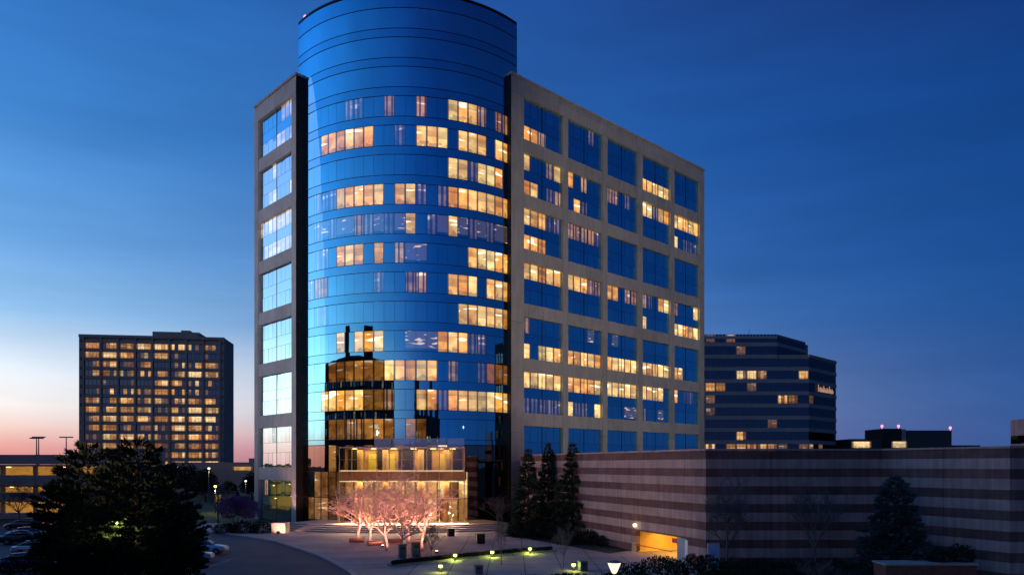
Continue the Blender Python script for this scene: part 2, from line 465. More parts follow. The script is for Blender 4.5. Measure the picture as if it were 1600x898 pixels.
# side walls behind the wings
for sx in (-1, 1):
    MB().box(ACX+sx*15.95-.1, ACX+sx*15.95+.1, 108.4, 135, 0, 72.9).build('side_wall', G_SPAN, tower, Matrix())
NP = 25
DT = 2*AH/NP
# pane: slightly curved sheet of glass, origin at the bottom middle
def bow_pane_mesh(name, h):
    b = MB(); n = 4; g = .014/AR
    A = [(-DT/2+g)+(DT-2*g)*i/n for i in range(n+1)]
    for r, out in ((AR, True), (AR-.04, False)):
        v = len(b.v)
        for a in A: b.v += [(r*math.sin(a), AR-r*math.cos(a), 0), (r*math.sin(a), AR-r*math.cos(a), h)]
        for i in range(n):
            q = (v+2*i, v+2*i+2, v+2*i+3, v+2*i+1)
            b.face(q if out else q[::-1], 0, True)
    return b.mesh(name)
def bow_frame(th, z): # local x tangent, local y inwards
    return Matrix.Translation((*arc_pt(AR, th), z)) @ Matrix.Rotation(th, 4, 'Z')
bow = ring(MB(), AR-.28, AR-.12, 11.9, 72.9, -AH, AH, 40).build('curved_glass_front', BLACKB, tower, Matrix())
pm = bow_pane_mesh('pane', 2.76)
ROWS = ['.......dd..m..m..bbbm.mm.',
        '....bbbbbb..d.bbb.bbb.bb.',
        '.................bbdbbb..',
        '...dddbbbbb.bbd.dbbbbbbb.',
        '...dgdggmdgdgb.dgbgdgdgg.',
        '...dd.bbb.b.mgg....bbbbb.',
        '..dmm.....d..mm..bbb.bbb.',
        '...dd.............bbbbbb.',
        '......b.bbb..gggbbbdd....',
        '.....oooooobbbbb.m..dooo.',
        '....bbbbboom..bbdbbbbbbb.',
        '.....oommooo.oo..........']
for k, row in enumerate(ROWS):
    z = HEAD0-4*k-2.78
    for i, ch in enumerate(row):
        th = -AH+DT*(i+.5)
        M = bow_frame(th, z) @ Matrix.Rotation(random.gauss(0, R_(.2)), 4, 'X') @ Matrix.Rotation(random.gauss(0, R_(.22)), 4, 'Z')
        inst('pane', pm, BOW[ch], bow, M)
for k in range(-3, 12):
    z1 = HEAD0-4*k          # head of the window band
    if k < 0:
        curved_mesh('glass_band', AR, -AH, AH, z1-2.78, z1-.02, 75).build('glass_band', G_DARK, bow, Matrix())
    curved_mesh('spandrel_band', AR+.01, -AH, AH, z1+.04, z1+(1.16 if k > -3 else 2.0), 75).build('spandrel_band', G_SPAN, bow, Matrix())
    for zz in (z1, z1-2.8):
        curved_mesh('trim', AR+.05, -AH, AH, zz-.03, zz+.025, 75, .12).build('trim', METAL_D, bow, Matrix())
curved_mesh('spandrel_band', AR+.01, -AH, AH, 11.3, 11.95, 75).build('spandrel_band', G_SPAN, bow, Matrix())
# base of the curved front: three tall rows of bronze glass
baseglass = ring(MB(), AR-.28, AR-.14, .2, 11.25, -AH, AH, 40).build('lobby_glass_front', BLACKB, tower, Matrix())
BH = [(0.8, 3.1), (3.95, 3.6), (7.6, 3.6)]
L_L = lit_glass('lobby behind bronze glass', (.30, .10, .02), (.8, .36, .10), .5, (.5, .42, .36), .35, spots=.5)
L_LB = lit_glass('bright lobby behind glass', (.8, .36, .08), (1, .70, .30), 1.5, (.5, .42, .36), .3, spots=.6)
brow = ['..lllll.BBlBBBBBlBl......', '...llllBBBBBBBBBBlB......', '.....l.l.l..l..lB........']
for (z, h), row in zip(BH, brow):
    me = bow_pane_mesh('lobby_pane', h)
    for i, ch in enumerate(row):
        inst('lobby_pane', me, {'.': G_BASE, 'l': L_L, 'B': L_LB}[ch], baseglass, bow_frame(-AH+DT*(i+.5), z))
    curved_mesh('transom', AR+.04, -AH, AH, z-.09, z-.01, 60, .14).build('transom', METAL_D, baseglass, Matrix())
# red aviation light on the rim
b = MB(); b.lathe([(.12, 0), (.12, .5), (.3, .5), (.32, .8), (.2, 1.05), (.02, 1.1)], 10)
b.build('beacon', emit('red beacon glow', (1, .35, .4), 2.2), tower, T(*arc_pt(AR-.8, -AH+.03), 73.25))

# ---- stone wings
ROW_TOP = 62.2; GLASS_H = 6.07
def pane_box(name, w, h):
    return MB().box(-w/2, w/2, 0, .03, 0, h).mesh(name)
def wing(F, bays, ncols, rows, L, pattern, glassmat, span_mat, edge, nsplit, stone, top=65.0):
    """F: frame with x along the wall, y inwards. bays: list of (x0,x1)"""
    # piers
    xs = [0.0]
    for x0, x1 in bays: xs += [x0, x1]
    xs.append(L)
    for i in range(0, len(xs), 2):
        a, c = xs[i], xs[i+1]
        for r in range(-1, 8):                         # pier in storey-high precast pieces
            z1 = ROW_TOP-8*r-1.0+.0 if r >= 0 else ROW_TOP
            z0 = ROW_TOP-8*(r+1)-1.0 if r >= 0 else ROW_TOP-1.0
            if r == 7: z0 = 0
            z0 = max(z0, 0)
            if z1-z0 > .1:
                MB().box(a+.006, c-.006, 0, .9, z0+.012, z1-.012).build('pier_panel', stone, tower, F)
    # spandrels and windows
    for bi, (x0, x1) in enumerate(bays):
        for r in range(rows):
            zt = ROW_TOP-8*r; zb = zt-GLASS_H
            if zb > .3:
                nxt = max(zt-8, 0)
                half = (x0+x1)/2
                for s0, s1 in ((x0, half), (half, x1)):
                    MB().box(s0+.008, s1-.008, .05, .8, nxt+.004, zb-.004).build('spandrel_panel', stone, tower, F)
            w = MB().box(x0+.003, x1-.003, .5, .75, zb, zt).build('window', METAL_D, tower, F)
            zz = [(0, 2.2), (2.24, 3.72), (3.76, 6.03)]
            pw = (x1-x0)/ncols
            up, lo = pattern[r][bi]
            if r < edge:
                for (h0, h1), pat in ((zz[2], up), (zz[0], lo)):
                    key = ('p', round(pw, 3), round(h1-h0, 3))
                    if key not in WM_P: WM_P[key] = pane_box('pane', pw-.05, h1-h0)
                    for i in range(ncols):
                        ch = pat[i] if i < len(pat) else '.'
                        mt_ = glassmat if ch == '.' else BOW[ch]
                        M = F @ Matrix.Translation((x0+pw*(i+.5), .44, zb+h0)) @ Matrix.Rotation(random.gauss(0, R_(.3)), 4, 'X') @ Matrix.Rotation(random.gauss(0, R_(.35)), 4, 'Z')
                        inst('pane', WM_P[key], mt_, w, M)
            else:
                b = MB()
                for h0, h1 in (zz[2], zz[0]):
                    for i in range(ncols): b.box(x0+pw*i+.025, x0+pw*(i+1)-.025, .44, .47, zb+h0, zb+h1)
                tag(b.build('pane_row', glassmat, w, F), kind='stuff')
            for q in range(nsplit):
                s0 = x0+(x1-x0)*q/nsplit; s1 = x0+(x1-x0)*(q+1)/nsplit
                MB().box(s0+.03, s1-.03, .44, .47, zb+zz[1][0], zb+zz[1][1]).build('spandrel_glass', span_mat, w, F)
            # frame bars stand a little proud of the glass
            MB().box((x0+x1)/2-.05, (x0+x1)/2+.05, .40, .5, zb, zt).build('mullion', METAL_D, w, F)
    # parapet in long pieces, a reveal and a coping
    n = max(2, round(L/10))
    for i in range(n):
        MB().box(L*i/n+.01, L*(i+1)/n-.01, -.02, .9, ROW_TOP+.02, ROW_TOP+1.55).build('parapet_panel', stone, tower, F)
        MB().box(L*i/n+.01, L*(i+1)/n-.01, .06, .9, ROW_TOP+1.59, top-.35).build('parapet_panel', stone, tower, F)
    MB().box(-.06, L+.06, -.1, 1.2, top-.33, top).build('coping', STONE_D, tower, F)
WM_P = {}
U = Vector((.725, .688, 0)).normalized()
FR = Matrix.Translation((-.1, 105.6, 0)) @ Matrix.Rotation(math.atan2(U.y, U.x), 4, 'Z')
bays_r = [(2.57+9.6*i, 2.57+9.6*i+8.4) for i in range(5)]
pr = [
 [('', 'bbm'), ('...d.', ''), ('', ''), ('', 'bbbbb'), ('', '')],
 [('b..mb', 'bb.dm'), ('b.m..', '.bd..'), ('mm.d.', ''), ('bbdbb', ''), ('bbbbb', 'b.ddd')],
 [('bbbdd', 'bbb..'), ('mmmmd', ''), ('', ''), ('', ''), ('', '')],
 [('bbbbb', ''), ('bbbmm', ''), ('bb.mm', ''), ('md.bb', 'b....'), ('m...b', 'bbbbb')],
 [('m....', 'b.bbb'), ('...g.', 'bbbbb'), ('.g...', 'bbbbb'), ('', 'bbbbb'), ('', 'bb...')],
 [('bbbbb', 'ddddd'), ('bbbbb', 'bdd.b'), ('bbbbb', '...gg'), ('bbbb.', 'd..g.'), ('b.dd.', '')],
 [('', '')]*5, [('', '')]*5]
wing(FR, bays_r, 5, 8, 50.9, pr, G_DARK, G_SPAN, 6, 2, STONE)
LW = 13.8
CL = Vector((-31.15, 105.9, 0)); XL = Vector((.688, -.725, 0)).normalized()
FL = Matrix.Translation(CL-XL*LW) @ Matrix.Rotation(math.atan2(XL.y, XL.x), 4, 'Z')
pl = [[('.....ppp', '....pp.p')], [('...p....', '..pp...p')], [('pppppppp', '.ppppppp')], [('', '')], [('', '')], [('', '.....p..')], [('...m....', '')], [('.m...d..', '')]]
BOW['p'] = L_P
wing(FL, [(1.3, 12.42)], 8, 8, LW, pl, G_LEFT, G_LEFT, 8, 2, STONE_D)
RET = base('near black return face', (.02, .019, .018), .5, .3)  # one near black colour over the whole return face
# return faces of the wings towards the curved glass, storey-high pieces
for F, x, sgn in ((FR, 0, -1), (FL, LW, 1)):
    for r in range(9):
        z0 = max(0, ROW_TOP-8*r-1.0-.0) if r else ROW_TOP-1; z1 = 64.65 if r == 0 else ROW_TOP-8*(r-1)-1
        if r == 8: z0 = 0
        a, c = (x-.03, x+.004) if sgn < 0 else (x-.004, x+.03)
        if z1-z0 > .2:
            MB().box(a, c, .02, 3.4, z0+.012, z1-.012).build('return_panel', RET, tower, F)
# body of the wings and far walls
MB().box(.3, 50.6, .92, 24, 0, 64.4).build('wing_body', STONE_D, tower, FR)
MB().box(.3, 13.6, .92, 30, 0, 64.4).build('wing_body', STONE_D, tower, FL)

# ---- entrance pavilion (a part of the tower front)
PX0, PX1, PY = -22.8, -6.3, 97.0
pav = empty('entrance_pavilion', T(-14.5, 97, .8), 'glass entrance pavilion with glowing lobby at the foot of the tower', 'entrance')
PG = clear_glass('clear lobby glass', (.95, .92, .86), .07)
PGT = clear_glass('sky reflecting parapet glass', (.85, .86, .88), .16)
NM = 10
levels = [(.95, 4.05), (4.15, 6.25), (6.4, 7.65), (7.8, 10.7)]
FRAME_L = base('champagne mullion metal', (.5, .42, .3), .4, .5)
for i in range(NM+1):
    x = PX0+(PX1-PX0)*i/NM
    MB().box(x-.05, x+.05, PY-.08, PY+.08, .8, 10.75).build('mullion', FRAME_L, pav, Matrix())
for z0, z1 in levels:
    for i in range(NM):
        x0 = PX0+(PX1-PX0)*i/NM+.06; x1 = PX0+(PX1-PX0)*(i+1)/NM-.06
        MB().box(x0, x1, PY-.01, PY+.01, z0, z1).build('pane', PG, pav, Matrix())
for z in (2.5, 5.2, 9.2):
    MB().box(PX0, PX1, PY-.06, PY-.02, z-.025, z+.025).build('glazing_bar', FRAME_L, pav, Matrix())
STRIP = emit('warm cove light', (1, .78, .45), 2.6)
for z, th in ((4.1, .09), (6.32, .12), (7.72, .12), (10.78, .1)):
    MB().box(PX0, PX1, PY-.14, PY+.14, z-th/2, z+th/2).build('transom', base('pale lit transom', (.8, .72, .58), .5), pav, Matrix())
for z in (6.32, 7.72):  # glow added along two transoms to make them read as bright lines
    MB().box(PX0+.1, PX1-.1, PY-.2, PY-.15, z-.03, z+.05).build('glow_line', emit('added transom glow', (1, .74, .4), 1.1), pav, Matrix())
for i in range(5):
    x0 = PX0+4.5+(PX1-PX0-4.5)*i/5+.1
    MB().box(x0, x0+2.3, PY-.02, PY+.02, 10.9, 12.0).build('parapet_pane', PGT, pav, Matrix())
# inside: floors, columns, walls
WARMW = base('warm timber and stone lobby wall', (.62, .40, .2), .6, var=.3, scale=.6)
MB().box(PX0+.05, PX1-.05, PY+.2, 103, 6.4, 7.6).build('floor_slab', WARMW, pav, Matrix())
MB().box(PX0-.05, PX1+.05, PY+.1, 103, 10.72, 10.9).build('roof_slab', METAL_L, pav, Matrix())
for x in (PX0, PX1):
    MB().box(x-.03, x+.03, PY+.1, 102.5, .8, 10.7).build('side_glass', PG, pav, Matrix())
for x in (-20.4, -17.0, -12.2, -8.8):
    b = MB(); b.lathe([(.38, 0), (.38, 9.9)], 14, c=(x, 98.6, .8)); b.build('column', WARMW, pav, Matrix())
for i in range(6):
    x = PX0+1.6+i*2.65
    MB().box(x-.5, x+.5, 98.2, 99.4, 6.3, 6.38).build('ceiling_light', STRIP, pav, Matrix())
    MB().box(x-.35, x+.35, 98.4, 99.2, 10.6, 10.7).build('ceiling_light', emit('yellow lobby lamp', (1, .85, .25), 2.5), pav, Matrix())
for x in (-18.9, -16.4, -9.2):  # yellow-green spotlighting put into the panel colour
    MB().box(x-.55, x+.55, 99.55, 99.7, 7.65, 10.0).build('wall_panel', base('yellow green light in wall colour', (.75, .7, .12), .6), pav, Matrix())
add_light('lobby_lamp', 'AREA', (-14.5, 98.6, 6.2), 1000, (1, .58, .24), pav, 14, (0, 0, -1), size_y=2)
add_light('lobby_lamp', 'AREA', (-14.5, 98.5, 10.5), 330, (1, .74, .26), pav, 14, (0, 0, -1), size_y=2)
MB().box(PX0+.1, PX1-.1, 99.85, 99.95, 7.65, 10.65).build('back_wall', WARMW, pav, Matrix())
for x, w in ((-21.6, .6), (-17.65, .6), (-14.4, 1.0), (-11.6, .7), (-7.4, .6)):
    MB().box(x-w, x+w, 99.6, 99.75, 7.65, 10.6).build('wall_panel', base('dark timber panel', (.03, .02, .014), .6), pav, Matrix())
# glowing strip of ground lights along the base of the front
for i in range(8):
    x = PX0+.9+i*2.1
    MB().box(x, x+1.5, PY-.75, PY-.6, .8, .9).build('ground_light', STRIP, pav, Matrix())
add_light('ground_lamp', 'AREA', (-14.5, 96.2, 1.8), 2600, (1, .58, .34), pav, 16, (0, -.55, -1), size_y=.6)
# door leaves
for x in (-15.8, -14.15):
    d = MB().box(x-.72, x+.72, PY-.2, PY-.14, .82, 3.6).build('door', PG, pav, Matrix())
    MB().box(x+.5, x+.55, PY-.3, PY-.2, 1.5, 2.5).build('handle', METAL_L, d, Matrix())

# ================================================================== striped parking garage
DARKB = base('dark wine brick band', (.17, .085, .075), .85, var=.28, scale=.7, bump=.4, streak=.25, objvar=.14)
LITEB = base('pale pink block band', (.43, .29, .255), .85, var=.18, scale=.6, bump=.3, streak=.25, objvar=.10)
garage = empty('parking_garage', T(16.1, 61, 0), 'low parking garage with dark and pale striped masonry walls beside the tower', 'garage')
def gwall(p0, p1, joints, skip=None):
    """bands along a wall whose outside is on its right-hand side going p0->p1"""
    p0, p1 = Vector((*p0, 0)), Vector((*p1, 0))
    d = (p1-p0); L = d.length; d.normalize()
    F = Matrix.Translation(p0) @ Matrix.Rotation(math.atan2(d.y, d.x), 4, 'Z')
    cuts = [0]+[L*j for j in joints]+[L]
    for i in range(len(cuts)-1):
        a, c = cuts[i]+(.02 if i else 0), cuts[i+1]-(.02 if i < len(cuts)-2 else 0)
        for k in range(7):
            zt = 9.68-1.477*k
            for (z1, z0, mt, nm, dy) in ((zt, zt-.70, DARKB, 'dark_band', .025), (zt-.70, zt-1.477, LITEB, 'pale_band', 0)):
                if k == 6 and nm == 'pale_band': continue
                z0 = max(z0, 0)
                if z1 <= z0: continue
                segs = [(a, c)]
                if skip and z0 < skip[2]:
                    segs = [(a, min(c, skip[0])), (max(a, skip[1]), c)]
                    if z1 > skip[2]:
                        m0, m1 = max(a, skip[0]), min(c, skip[1])
                        if m1 > m0: MB().box(m0, m1, dy, .5, skip[2], z1-.006).build(nm, mt, garage, F)
                for s0, s1 in segs:
                    if s1-s0 > .05: MB().box(s0, s1, dy, .5, z0+.002, z1-.006).build(nm, mt, garage, F)
    MB().box(-.05, L+.05, -.06, .6, 9.69, 9.84).build('coping', LITEB, garage, F)
    return F
GA = Vector((16.1, 61)); GD = Vector((-.365, .931)).normalized()
GE = GA+GD*41
GB = Vector((30.7, 61)); GC = Vector((35.1, 51.8))
SK = (41-11.2, 41-2.8, 2.15)
FG = gwall(GE, GA, (.2, .45, .66), SK)
gwall(GA+Vector((.0, 0)), GB, (.37, .70))
gwall(GB, GC, (.52,))
gwall(GC, (62, 51.8), (.3, .6))
MB().prism([(16.4, 61.6), (31.2, 61.6), (35.6, 52.4), (62, 52.4), (62, 130), (3, 130), (2.2, 98)], 9.0, 9.3).build('roof_deck', CONC_D, garage, Matrix())
# the lit entrance: ceiling, floor, back wall, tubes, barrier
x0, x1 = SK[0], 41-4.4
YEL = base('yellow painted garage wall', (.75, .52, .14), .7, var=.12)
MB().box(x0-.5, x1+.2, .5, 9, 2.15, 2.4).build('entrance_ceiling', YEL, garage, FG)
MB().box(x0-.5, x1+.2, 9, 9.2, 0, 2.4).build('entrance_back_wall', YEL, garage, FG)
for xx in (x0-.5, x1): MB().box(xx, xx+.25, .5, 9, 0, 2.15).build('entrance_side_wall', YEL, garage, FG)
MB().box(x0-.3, x1+.1, .0, 9, -.01, .03).build('entrance_floor', CONC_D, garage, FG)
for i in range(4):
    MB().box(x0+.6+i*1.6, x0+.75+i*1.6, 1, 7.5, 2.06, 2.14).build('tube_lamp', emit('fluorescent tube', (1, .85, .5), 3.0), garage, FG)
for i in range(4):
    MB().box(x0+1+i*1.7, x0+1.25+i*1.7, 4.5, 4.75, .02, 2.15).build('column', YEL, garage, FG)
add_light('garage_lamp', 'AREA', FG @ Vector(((x0+x1)/2, 3.5, 2.02)), 520, (1, .48, .07), garage, 5, (0, 0, -1), size_y=5)
for i in range(3):
    MB().box(x0-.2, x1+.1, 1.6+i*2.3, 2.0+i*2.3, 1.88, 2.15).build('ceiling_beam', base('ochre beam', (.5, .33, .10), .7), garage, FG)
MB().box(x1-1.6, x1-.5, .7, .78, 1.45, 1.85).build('hanging_sign', base('red sign plate', (.5, .05, .03), .5), garage, FG)
br = MB().box(x0+.2, x1-.2, -.25, -.18, .78, .86).build('barrier_arm', base('barrier paint', (.6, .12, .05), .5), garage, FG)
MB().box(x0-.05, x0+.25, -.4, -.05, .0, 1.0).build('barrier_box', base('grey painted steel', (.3, .32, .33), .5), garage, FG)
MB().box(x1+.05, x1+1.45, .12, .2, .0, 2.1).build('service_door', base('blue grey door', (.28, .36, .42), .6), garage, FG)
MB().box(x1+1.5, x1+1.9, -.06, .0, .6, 2.0).build('notice_board', base('white enamel board', (.75, .75, .78), .4), garage, FG)
b = MB(); b.lathe([(.05, 0), (.18, .05), (.2, .28), (.05, .34)], 10)
b.build('wall_lamp', emit('wall lamp glow', (1, .78, .45), 3), garage, FG @ T(x0+.2, -.2, 2.5))
add_light('wall_lamp_light', 'POINT', FG @ Vector((x0+.2, -.5, 2.6)), 12, (1, .7, .35), garage, .15)

# masonry block rising at the right edge
st = empty('stair_tower', T(60, 78, 0), 'pinkish stone block with a dark strip rising above the garage at far right', 'building')
MB().box(57, 68, 75, 84, 0, 13.6).build('wall', LITEB, st, Matrix())
MB().box(58.4, 68, 74.7, 83.4, 13.6, 16.4).build('upper_wall', base('pinkish stone', (.33, .24, .23), .85), st, Matrix())
MB().box(56.95, 68, 74.9, 83.9, 10.9, 11.8).build('strip_window', G_BASE, st, Matrix())

# ================================================================== background office blocks
FARWALL = base('dark brown concrete', (.36, .27, .215), .85, var=.12, scale=.1)
FARG = mirror_glass('far dark glass', (.10, .12, .16), (.006, .007, .01), .8)
F_B = lit_glass('far lit window', (.95, .42, .10), (1, .75, .38), 1.0, (.5, .5, .5), .1, spots=.1)
F_M = lit_glass('far orange window', (.62, .22, .05), (.9, .42, .12), .75, (.5, .5, .5), .1, spots=.1)
F_D = lit_glass('far dim window', (.25, .09, .03), (.42, .2, .08), .55, (.5, .5, .5), .2, spots=.1)
FAR = {'.': 0, 'b': 1, 'm': 2, 'd': 3}
FM = [FARG, F_B, F_M, F_D]
lb_ = empty('office_block', T(-142, 291, 0), 'broad brown office block with rows of orange lit windows at left', 'building')
A0 = Vector((-171.5, 291, 0)); ang = R_(8)
FF = Matrix.Translation(A0) @ Matrix.Rotation(ang, 4, 'Z')
W = 55.0; HT = 60.1
MB().box(0, W, .6, 16.5, 0, HT).build('wall', FARWALL, lb_, FF)
MB().box(26.5, 44.5, 3, 14, HT, HT+2.4).build('penthouse', FARWALL, lb_, FF)
MB().box(37.5, 41, 3, 6, HT+2.4, HT+3.1).build('roof_unit', FARWALL, lb_, FF)
lpat = ['mmmm.mbbmmbmbbmmbbmbb.bbb.d.mdm.', 'bmmmbbbbbbmm.db.bbbb.d......d...', '..dmmdbb.ddd.dmm.....d.bd.bbmmmd', '..bbmm.bb.dm.b.b.mmd.dmbbbbbbmmb',
        '....d......d....dmbbmbm.d.b..b..', '...d..b..m.bm.ddmmmmb..bd.b.d...', 'mdmb..mmbbmmd.mbbbdd.mdbbbmdbbm.', 'mbbm.bbbbbmbmdmb.d.dbb.dbbbbmbmb',
        '.dmmbmbbmbmmbbbdmmmmbmbmmbbbbbb.', '.dmmbmmm.dm..dddb.d.mbbbmmbbdb.d', 'd.d.bbmmbmbbbb.bbd.dmbmmbbbmbmdd', 'mbmbbmmmmmmmddmmmmdd.dmmdmmdmdmd',
        '..........dd....d..dmmdbmmmbbdbd', '....mm...mm...mm...mdmmdbbbbbbbb', '......................mdd...dd..']
gw = W-3.2; gp = gw/8
for r, row in enumerate(lpat):
    zc = HT-5.3-3.62*r
    for g in range(8):
        b = MB()
        xg = 1.6+gp*g+.35
        pw = (gp-.7)/4
        for i in range(4):
            b.box(xg+pw*i+.07, xg+pw*(i+1)-.07, .42, .5, zc, zc+2.15, FAR[row[4*g+i]])
        b.build('window', FM, lb_, FF)
    MB().box(0, W, .0, .62, zc+2.3, zc+3.5).build('spandrel', FARWALL, lb_, FF)
for g in range(9):
    x = 1.6+gp*g
    MB().box(x-.3, x+.3, -.25, .6, 0, HT-1.0).build('pier', FARWALL, lb_, FF)
MB().box(-.02, 1.25, .0, .61, 0, HT).build('corner_pier', FARWALL, lb_, FF)
MB().box(W-1.25, W+.02, .0, .61, 0, HT).build('corner_pier', FARWALL, lb_, FF)
MB().box(-.1, W+.1, -.3, .63, HT-1.0, HT+.1).build('cornice', FARWALL, lb_, FF)
# dark glass office at right
rb = empty('glass_office_building', T(95, 245, 0), 'dark banded glass office building with chamfered corner behind the garage', 'building')
BANDM = base('grey banding', (.36, .30, .275), .8, var=.08, scale=.1)
RG = mirror_glass('dusky blue office glass', (.10, .105, .14), (.016, .013, .013), .8)
RFM = [RG, F_B, F_M, F_D]
MB().prism([(55, 241.3), (97.4, 241.3), (113.4, 257.2), (113.4, 285), (55, 285)], 0, 44.6).build('wall', FARWALL, rb, Matrix())
MB().prism([(55, 241.2), (86.9, 241.2), (104, 258.2), (104, 280), (55, 280)], 44.6, 50.5).build('upper_wall', FARWALL, rb, Matrix())
MB().box(78, 84, 250, 256, 50.5, 51.9).build('roof_unit', FARWALL, rb, Matrix())
b = MB(); b.tube((80, 248, 50.5), (80, 248, 54.2), .12, .05, 5); b.build('antenna', METAL_D, rb, Matrix())
rpat = {50: ('.d.d.......', ''), 46: ('....d......', '....'), 42: ('...........', '....'), 38: ('....bbm...b', '....'), 34: ('bbm..d.....', '....'), 30: ('.d......bm.', 'd...'),
        26: ('.d.........', '....'), 22: ('d......d...', '....'), 18: ('....b......', '....'), 14: ('mb.mmmbmd.d', 'd.d.')}
def face_windows(F, L, n, z, pat):
    pw = L/n
    for i in range(n):
        b = MB()
        h = pw/3
        ch = pat[i] if i < len(pat) else '.'
        for q in range(3):
            c2 = ch if ch == '.' or random.random() < .8 else 'd'
            b.box(pw*i+h*q+.06, pw*i+h*(q+1)-.06, -.1, -.02, z-1.3, z+1.3, FAR[c2])
        b.build('window', RFM, rb, F)
    MB().box(0, L, -.35, 0, z-2.65, z-1.45).build('band', BANDM, rb, F)
s2 = math.sqrt(.5)
FRa = Matrix.Translation((60, 241.3, 0))
FRb = Matrix.Translation((97.4, 241.3, 0)) @ Matrix.Rotation(R_(45), 4, 'Z')
FRc = Matrix.Translation((86.9, 241.2, 0)) @ Matrix.Rotation(R_(45), 4, 'Z')
for z, (pa, pb) in rpat.items():
    if z > 45:
        face_windows(Matrix.Translation((60, 241.2, 0)), 26.9, 8, z, pa); face_windows(FRc, 22, 6, z, pb)
    else:
        face_windows(FRa, 37.4, 11, z, pa); face_windows(FRb, 22.4, 6, z, pb)
MB().box(0, 22.4, -.4, 0, 43.7, 44.7).build('band', BANDM, rb, FRb)
MB().box(0, 26.9, -.4, 0, 51.3-1.5, 50.6).build('band', BANDM, rb, Matrix.Translation((60, 241.2, 0)))
# lit sign letters, too small to read
SG = emit('sign letter glow', (.9, .52, .36), .45)
sx = 6.5
for i, (w, h) in enumerate(((1.5, 2.3), (.9, 1.7), (1.0, 1.5), (.5, 2.2), (1.1, 1.6), (.9, 1.5), (1.2, 1.7), (.6, 2.3), (1.0, 1.5), (1.1, 1.6))):
    b = MB(); t = .28
    b.box(sx, sx+t, -.6, -.42, 33.0, 33.0+h)
    if w > .6: b.box(sx+t, sx+w, -.6, -.42, 33.0+h*.45, 33.0+h*.45+t); b.box(sx+w-t, sx+w, -.6, -.42, 33.0, 33.0+h*.45)
    b.build('sign_letter', SG, rb, FRb)
    sx += w+.3
# small building with red beacons
sb = empty('low_office_building', T(135, 252, 0), 'small dark rooftop block with three pink-red beacons on the right horizon', 'building')
DKM = base('dark teal cladding', (.035, .045, .05), .8)
MB().box(115, 136, 250, 270, 0, 17.3).build('wall', DKM, sb, Matrix())
MB().box(136, 160, 251, 270, 0, 15.2).build('wall', DKM, sb, Matrix())
MB().box(125.8, 132.0, 249, 262, 14.5, 20.8).build('upper_wall', base('near black cladding', (.015, .016, .02), .8), sb, Matrix())
MB().box(132.4, 149.3, 249.5, 262, 14.5, 20.2).build('upper_wall', DKM, sb, Matrix())
MB().box(131.4, 133.6, 249.2, 249.45, 13, 20.6).build('riser', base('steel grey', (.2, .21, .22), .5), sb, Matrix())
for x, w in ((115.6, 6.5), (128.6, 5.2)):
    MB().box(x, x+w, 249.8 if x < 120 else 248.9, 249.96 if x < 120 else 248.99, 14.3, 16.4).build('window', F_B, sb, Matrix())
for x, z in ((125.8, 20.8), (131.4, 20.8), (149.0, 20.2)):
    b = MB(); b.lathe([(.1, 0), (.1, .5), (.36, .5), (.42, .85), (.3, 1.25), (.05, 1.35)], 10); b.build('beacon', emit('pink red beacon', (1, .25, .42), 2.4), sb, T(x, 249.8, z))

# parking structure on the left
ps = empty('parking_structure', T(-84, 116, 0), 'open concrete parking structure with amber lit decks at left edge', 'garage')
PC = base('grey parapet concrete', (.30, .285, .26), .85, var=.14, scale=.2)
PXa, PXb = -125, -62
for z0, z1 in ((8.6, 10.1), (5.4, 6.9), (3.1, 4.2), (.1, 1.0)):
    n = 10
    for i in range(n):
        a = PXa+(PXb-PXa)*i/n; c = PXa+(PXb-PXa)*(i+1)/n
        MB().box(a+.02, c-.02, 115, 115.25, z0, z1).build('parapet_panel', PC, ps, Matrix())
for z in (8.5, 5.3, 2.95, 0):
    MB().box(PXa, PXb, 115.25, 135, z-.25 if z else -.02, z+.05).build('deck', PC, ps, Matrix())
MB().box(PXa, PXb, 122.5, 122.8, 0, 8.3).build('back_wall', base('ochre garage wall', (.5, .4, .24), .8), ps, Matrix())
for i in range(12):
    x = PXa+3+i*(PXb-PXa-6)/11
    MB().box(x-.25, x+.25, 116, 116.5, 0, 8.3).build('column', PC, ps, Matrix())
for z in (8.1, 4.9, 2.55):
    for i in range(7):
        x = -110+i*9+(z*1.7 % 3)
        MB().box(x-.3, x+.3, 118.5, 118.7, z-.02, z+.08).build('deck_lamp', emit('sodium lamp', (1, .62, .2), 6), ps, Matrix())
    add_light('deck_lamp_light', 'AREA', (-88, 117.5, z-.1), 1300, (1, .55, .16), ps, 50, (0, .8, -.6), size_y=1)
pole_m = base('grey lamp pole', (.16, .16, .17), .5, .5)
def twin_lamp(x, y, z0, z1, label):
    t = empty('lamp_post', T(x, y, z0), label, 'lamp post', 'unlit lamp posts on the parking deck')
    b = MB(); b.tube((x, y, z0), (x, y, z1), .12, .07, 7); b.build('pole', pole_m, t, Matrix())
    for s in (-1, 1): MB().box(x+s*.15-(.9 if s < 0 else 0), x+s*.15+(.9 if s > 0 else 0), y-.2, y+.2, z1-.18, z1).build('lamp_head', pole_m, t, Matrix())
twin_lamp(-78.6, 122, 8.5, 13.2, 'leftmost twin-head lamp post on the parking structure roof')
twin_lamp(-77.0, 119, 8.5, 12.9, 'middle twin-head lamp post on the parking structure roof')
twin_lamp(-72.8, 120, 8.5, 13.1, 'twin-head lamp post on the parking roof nearest the dark pines')
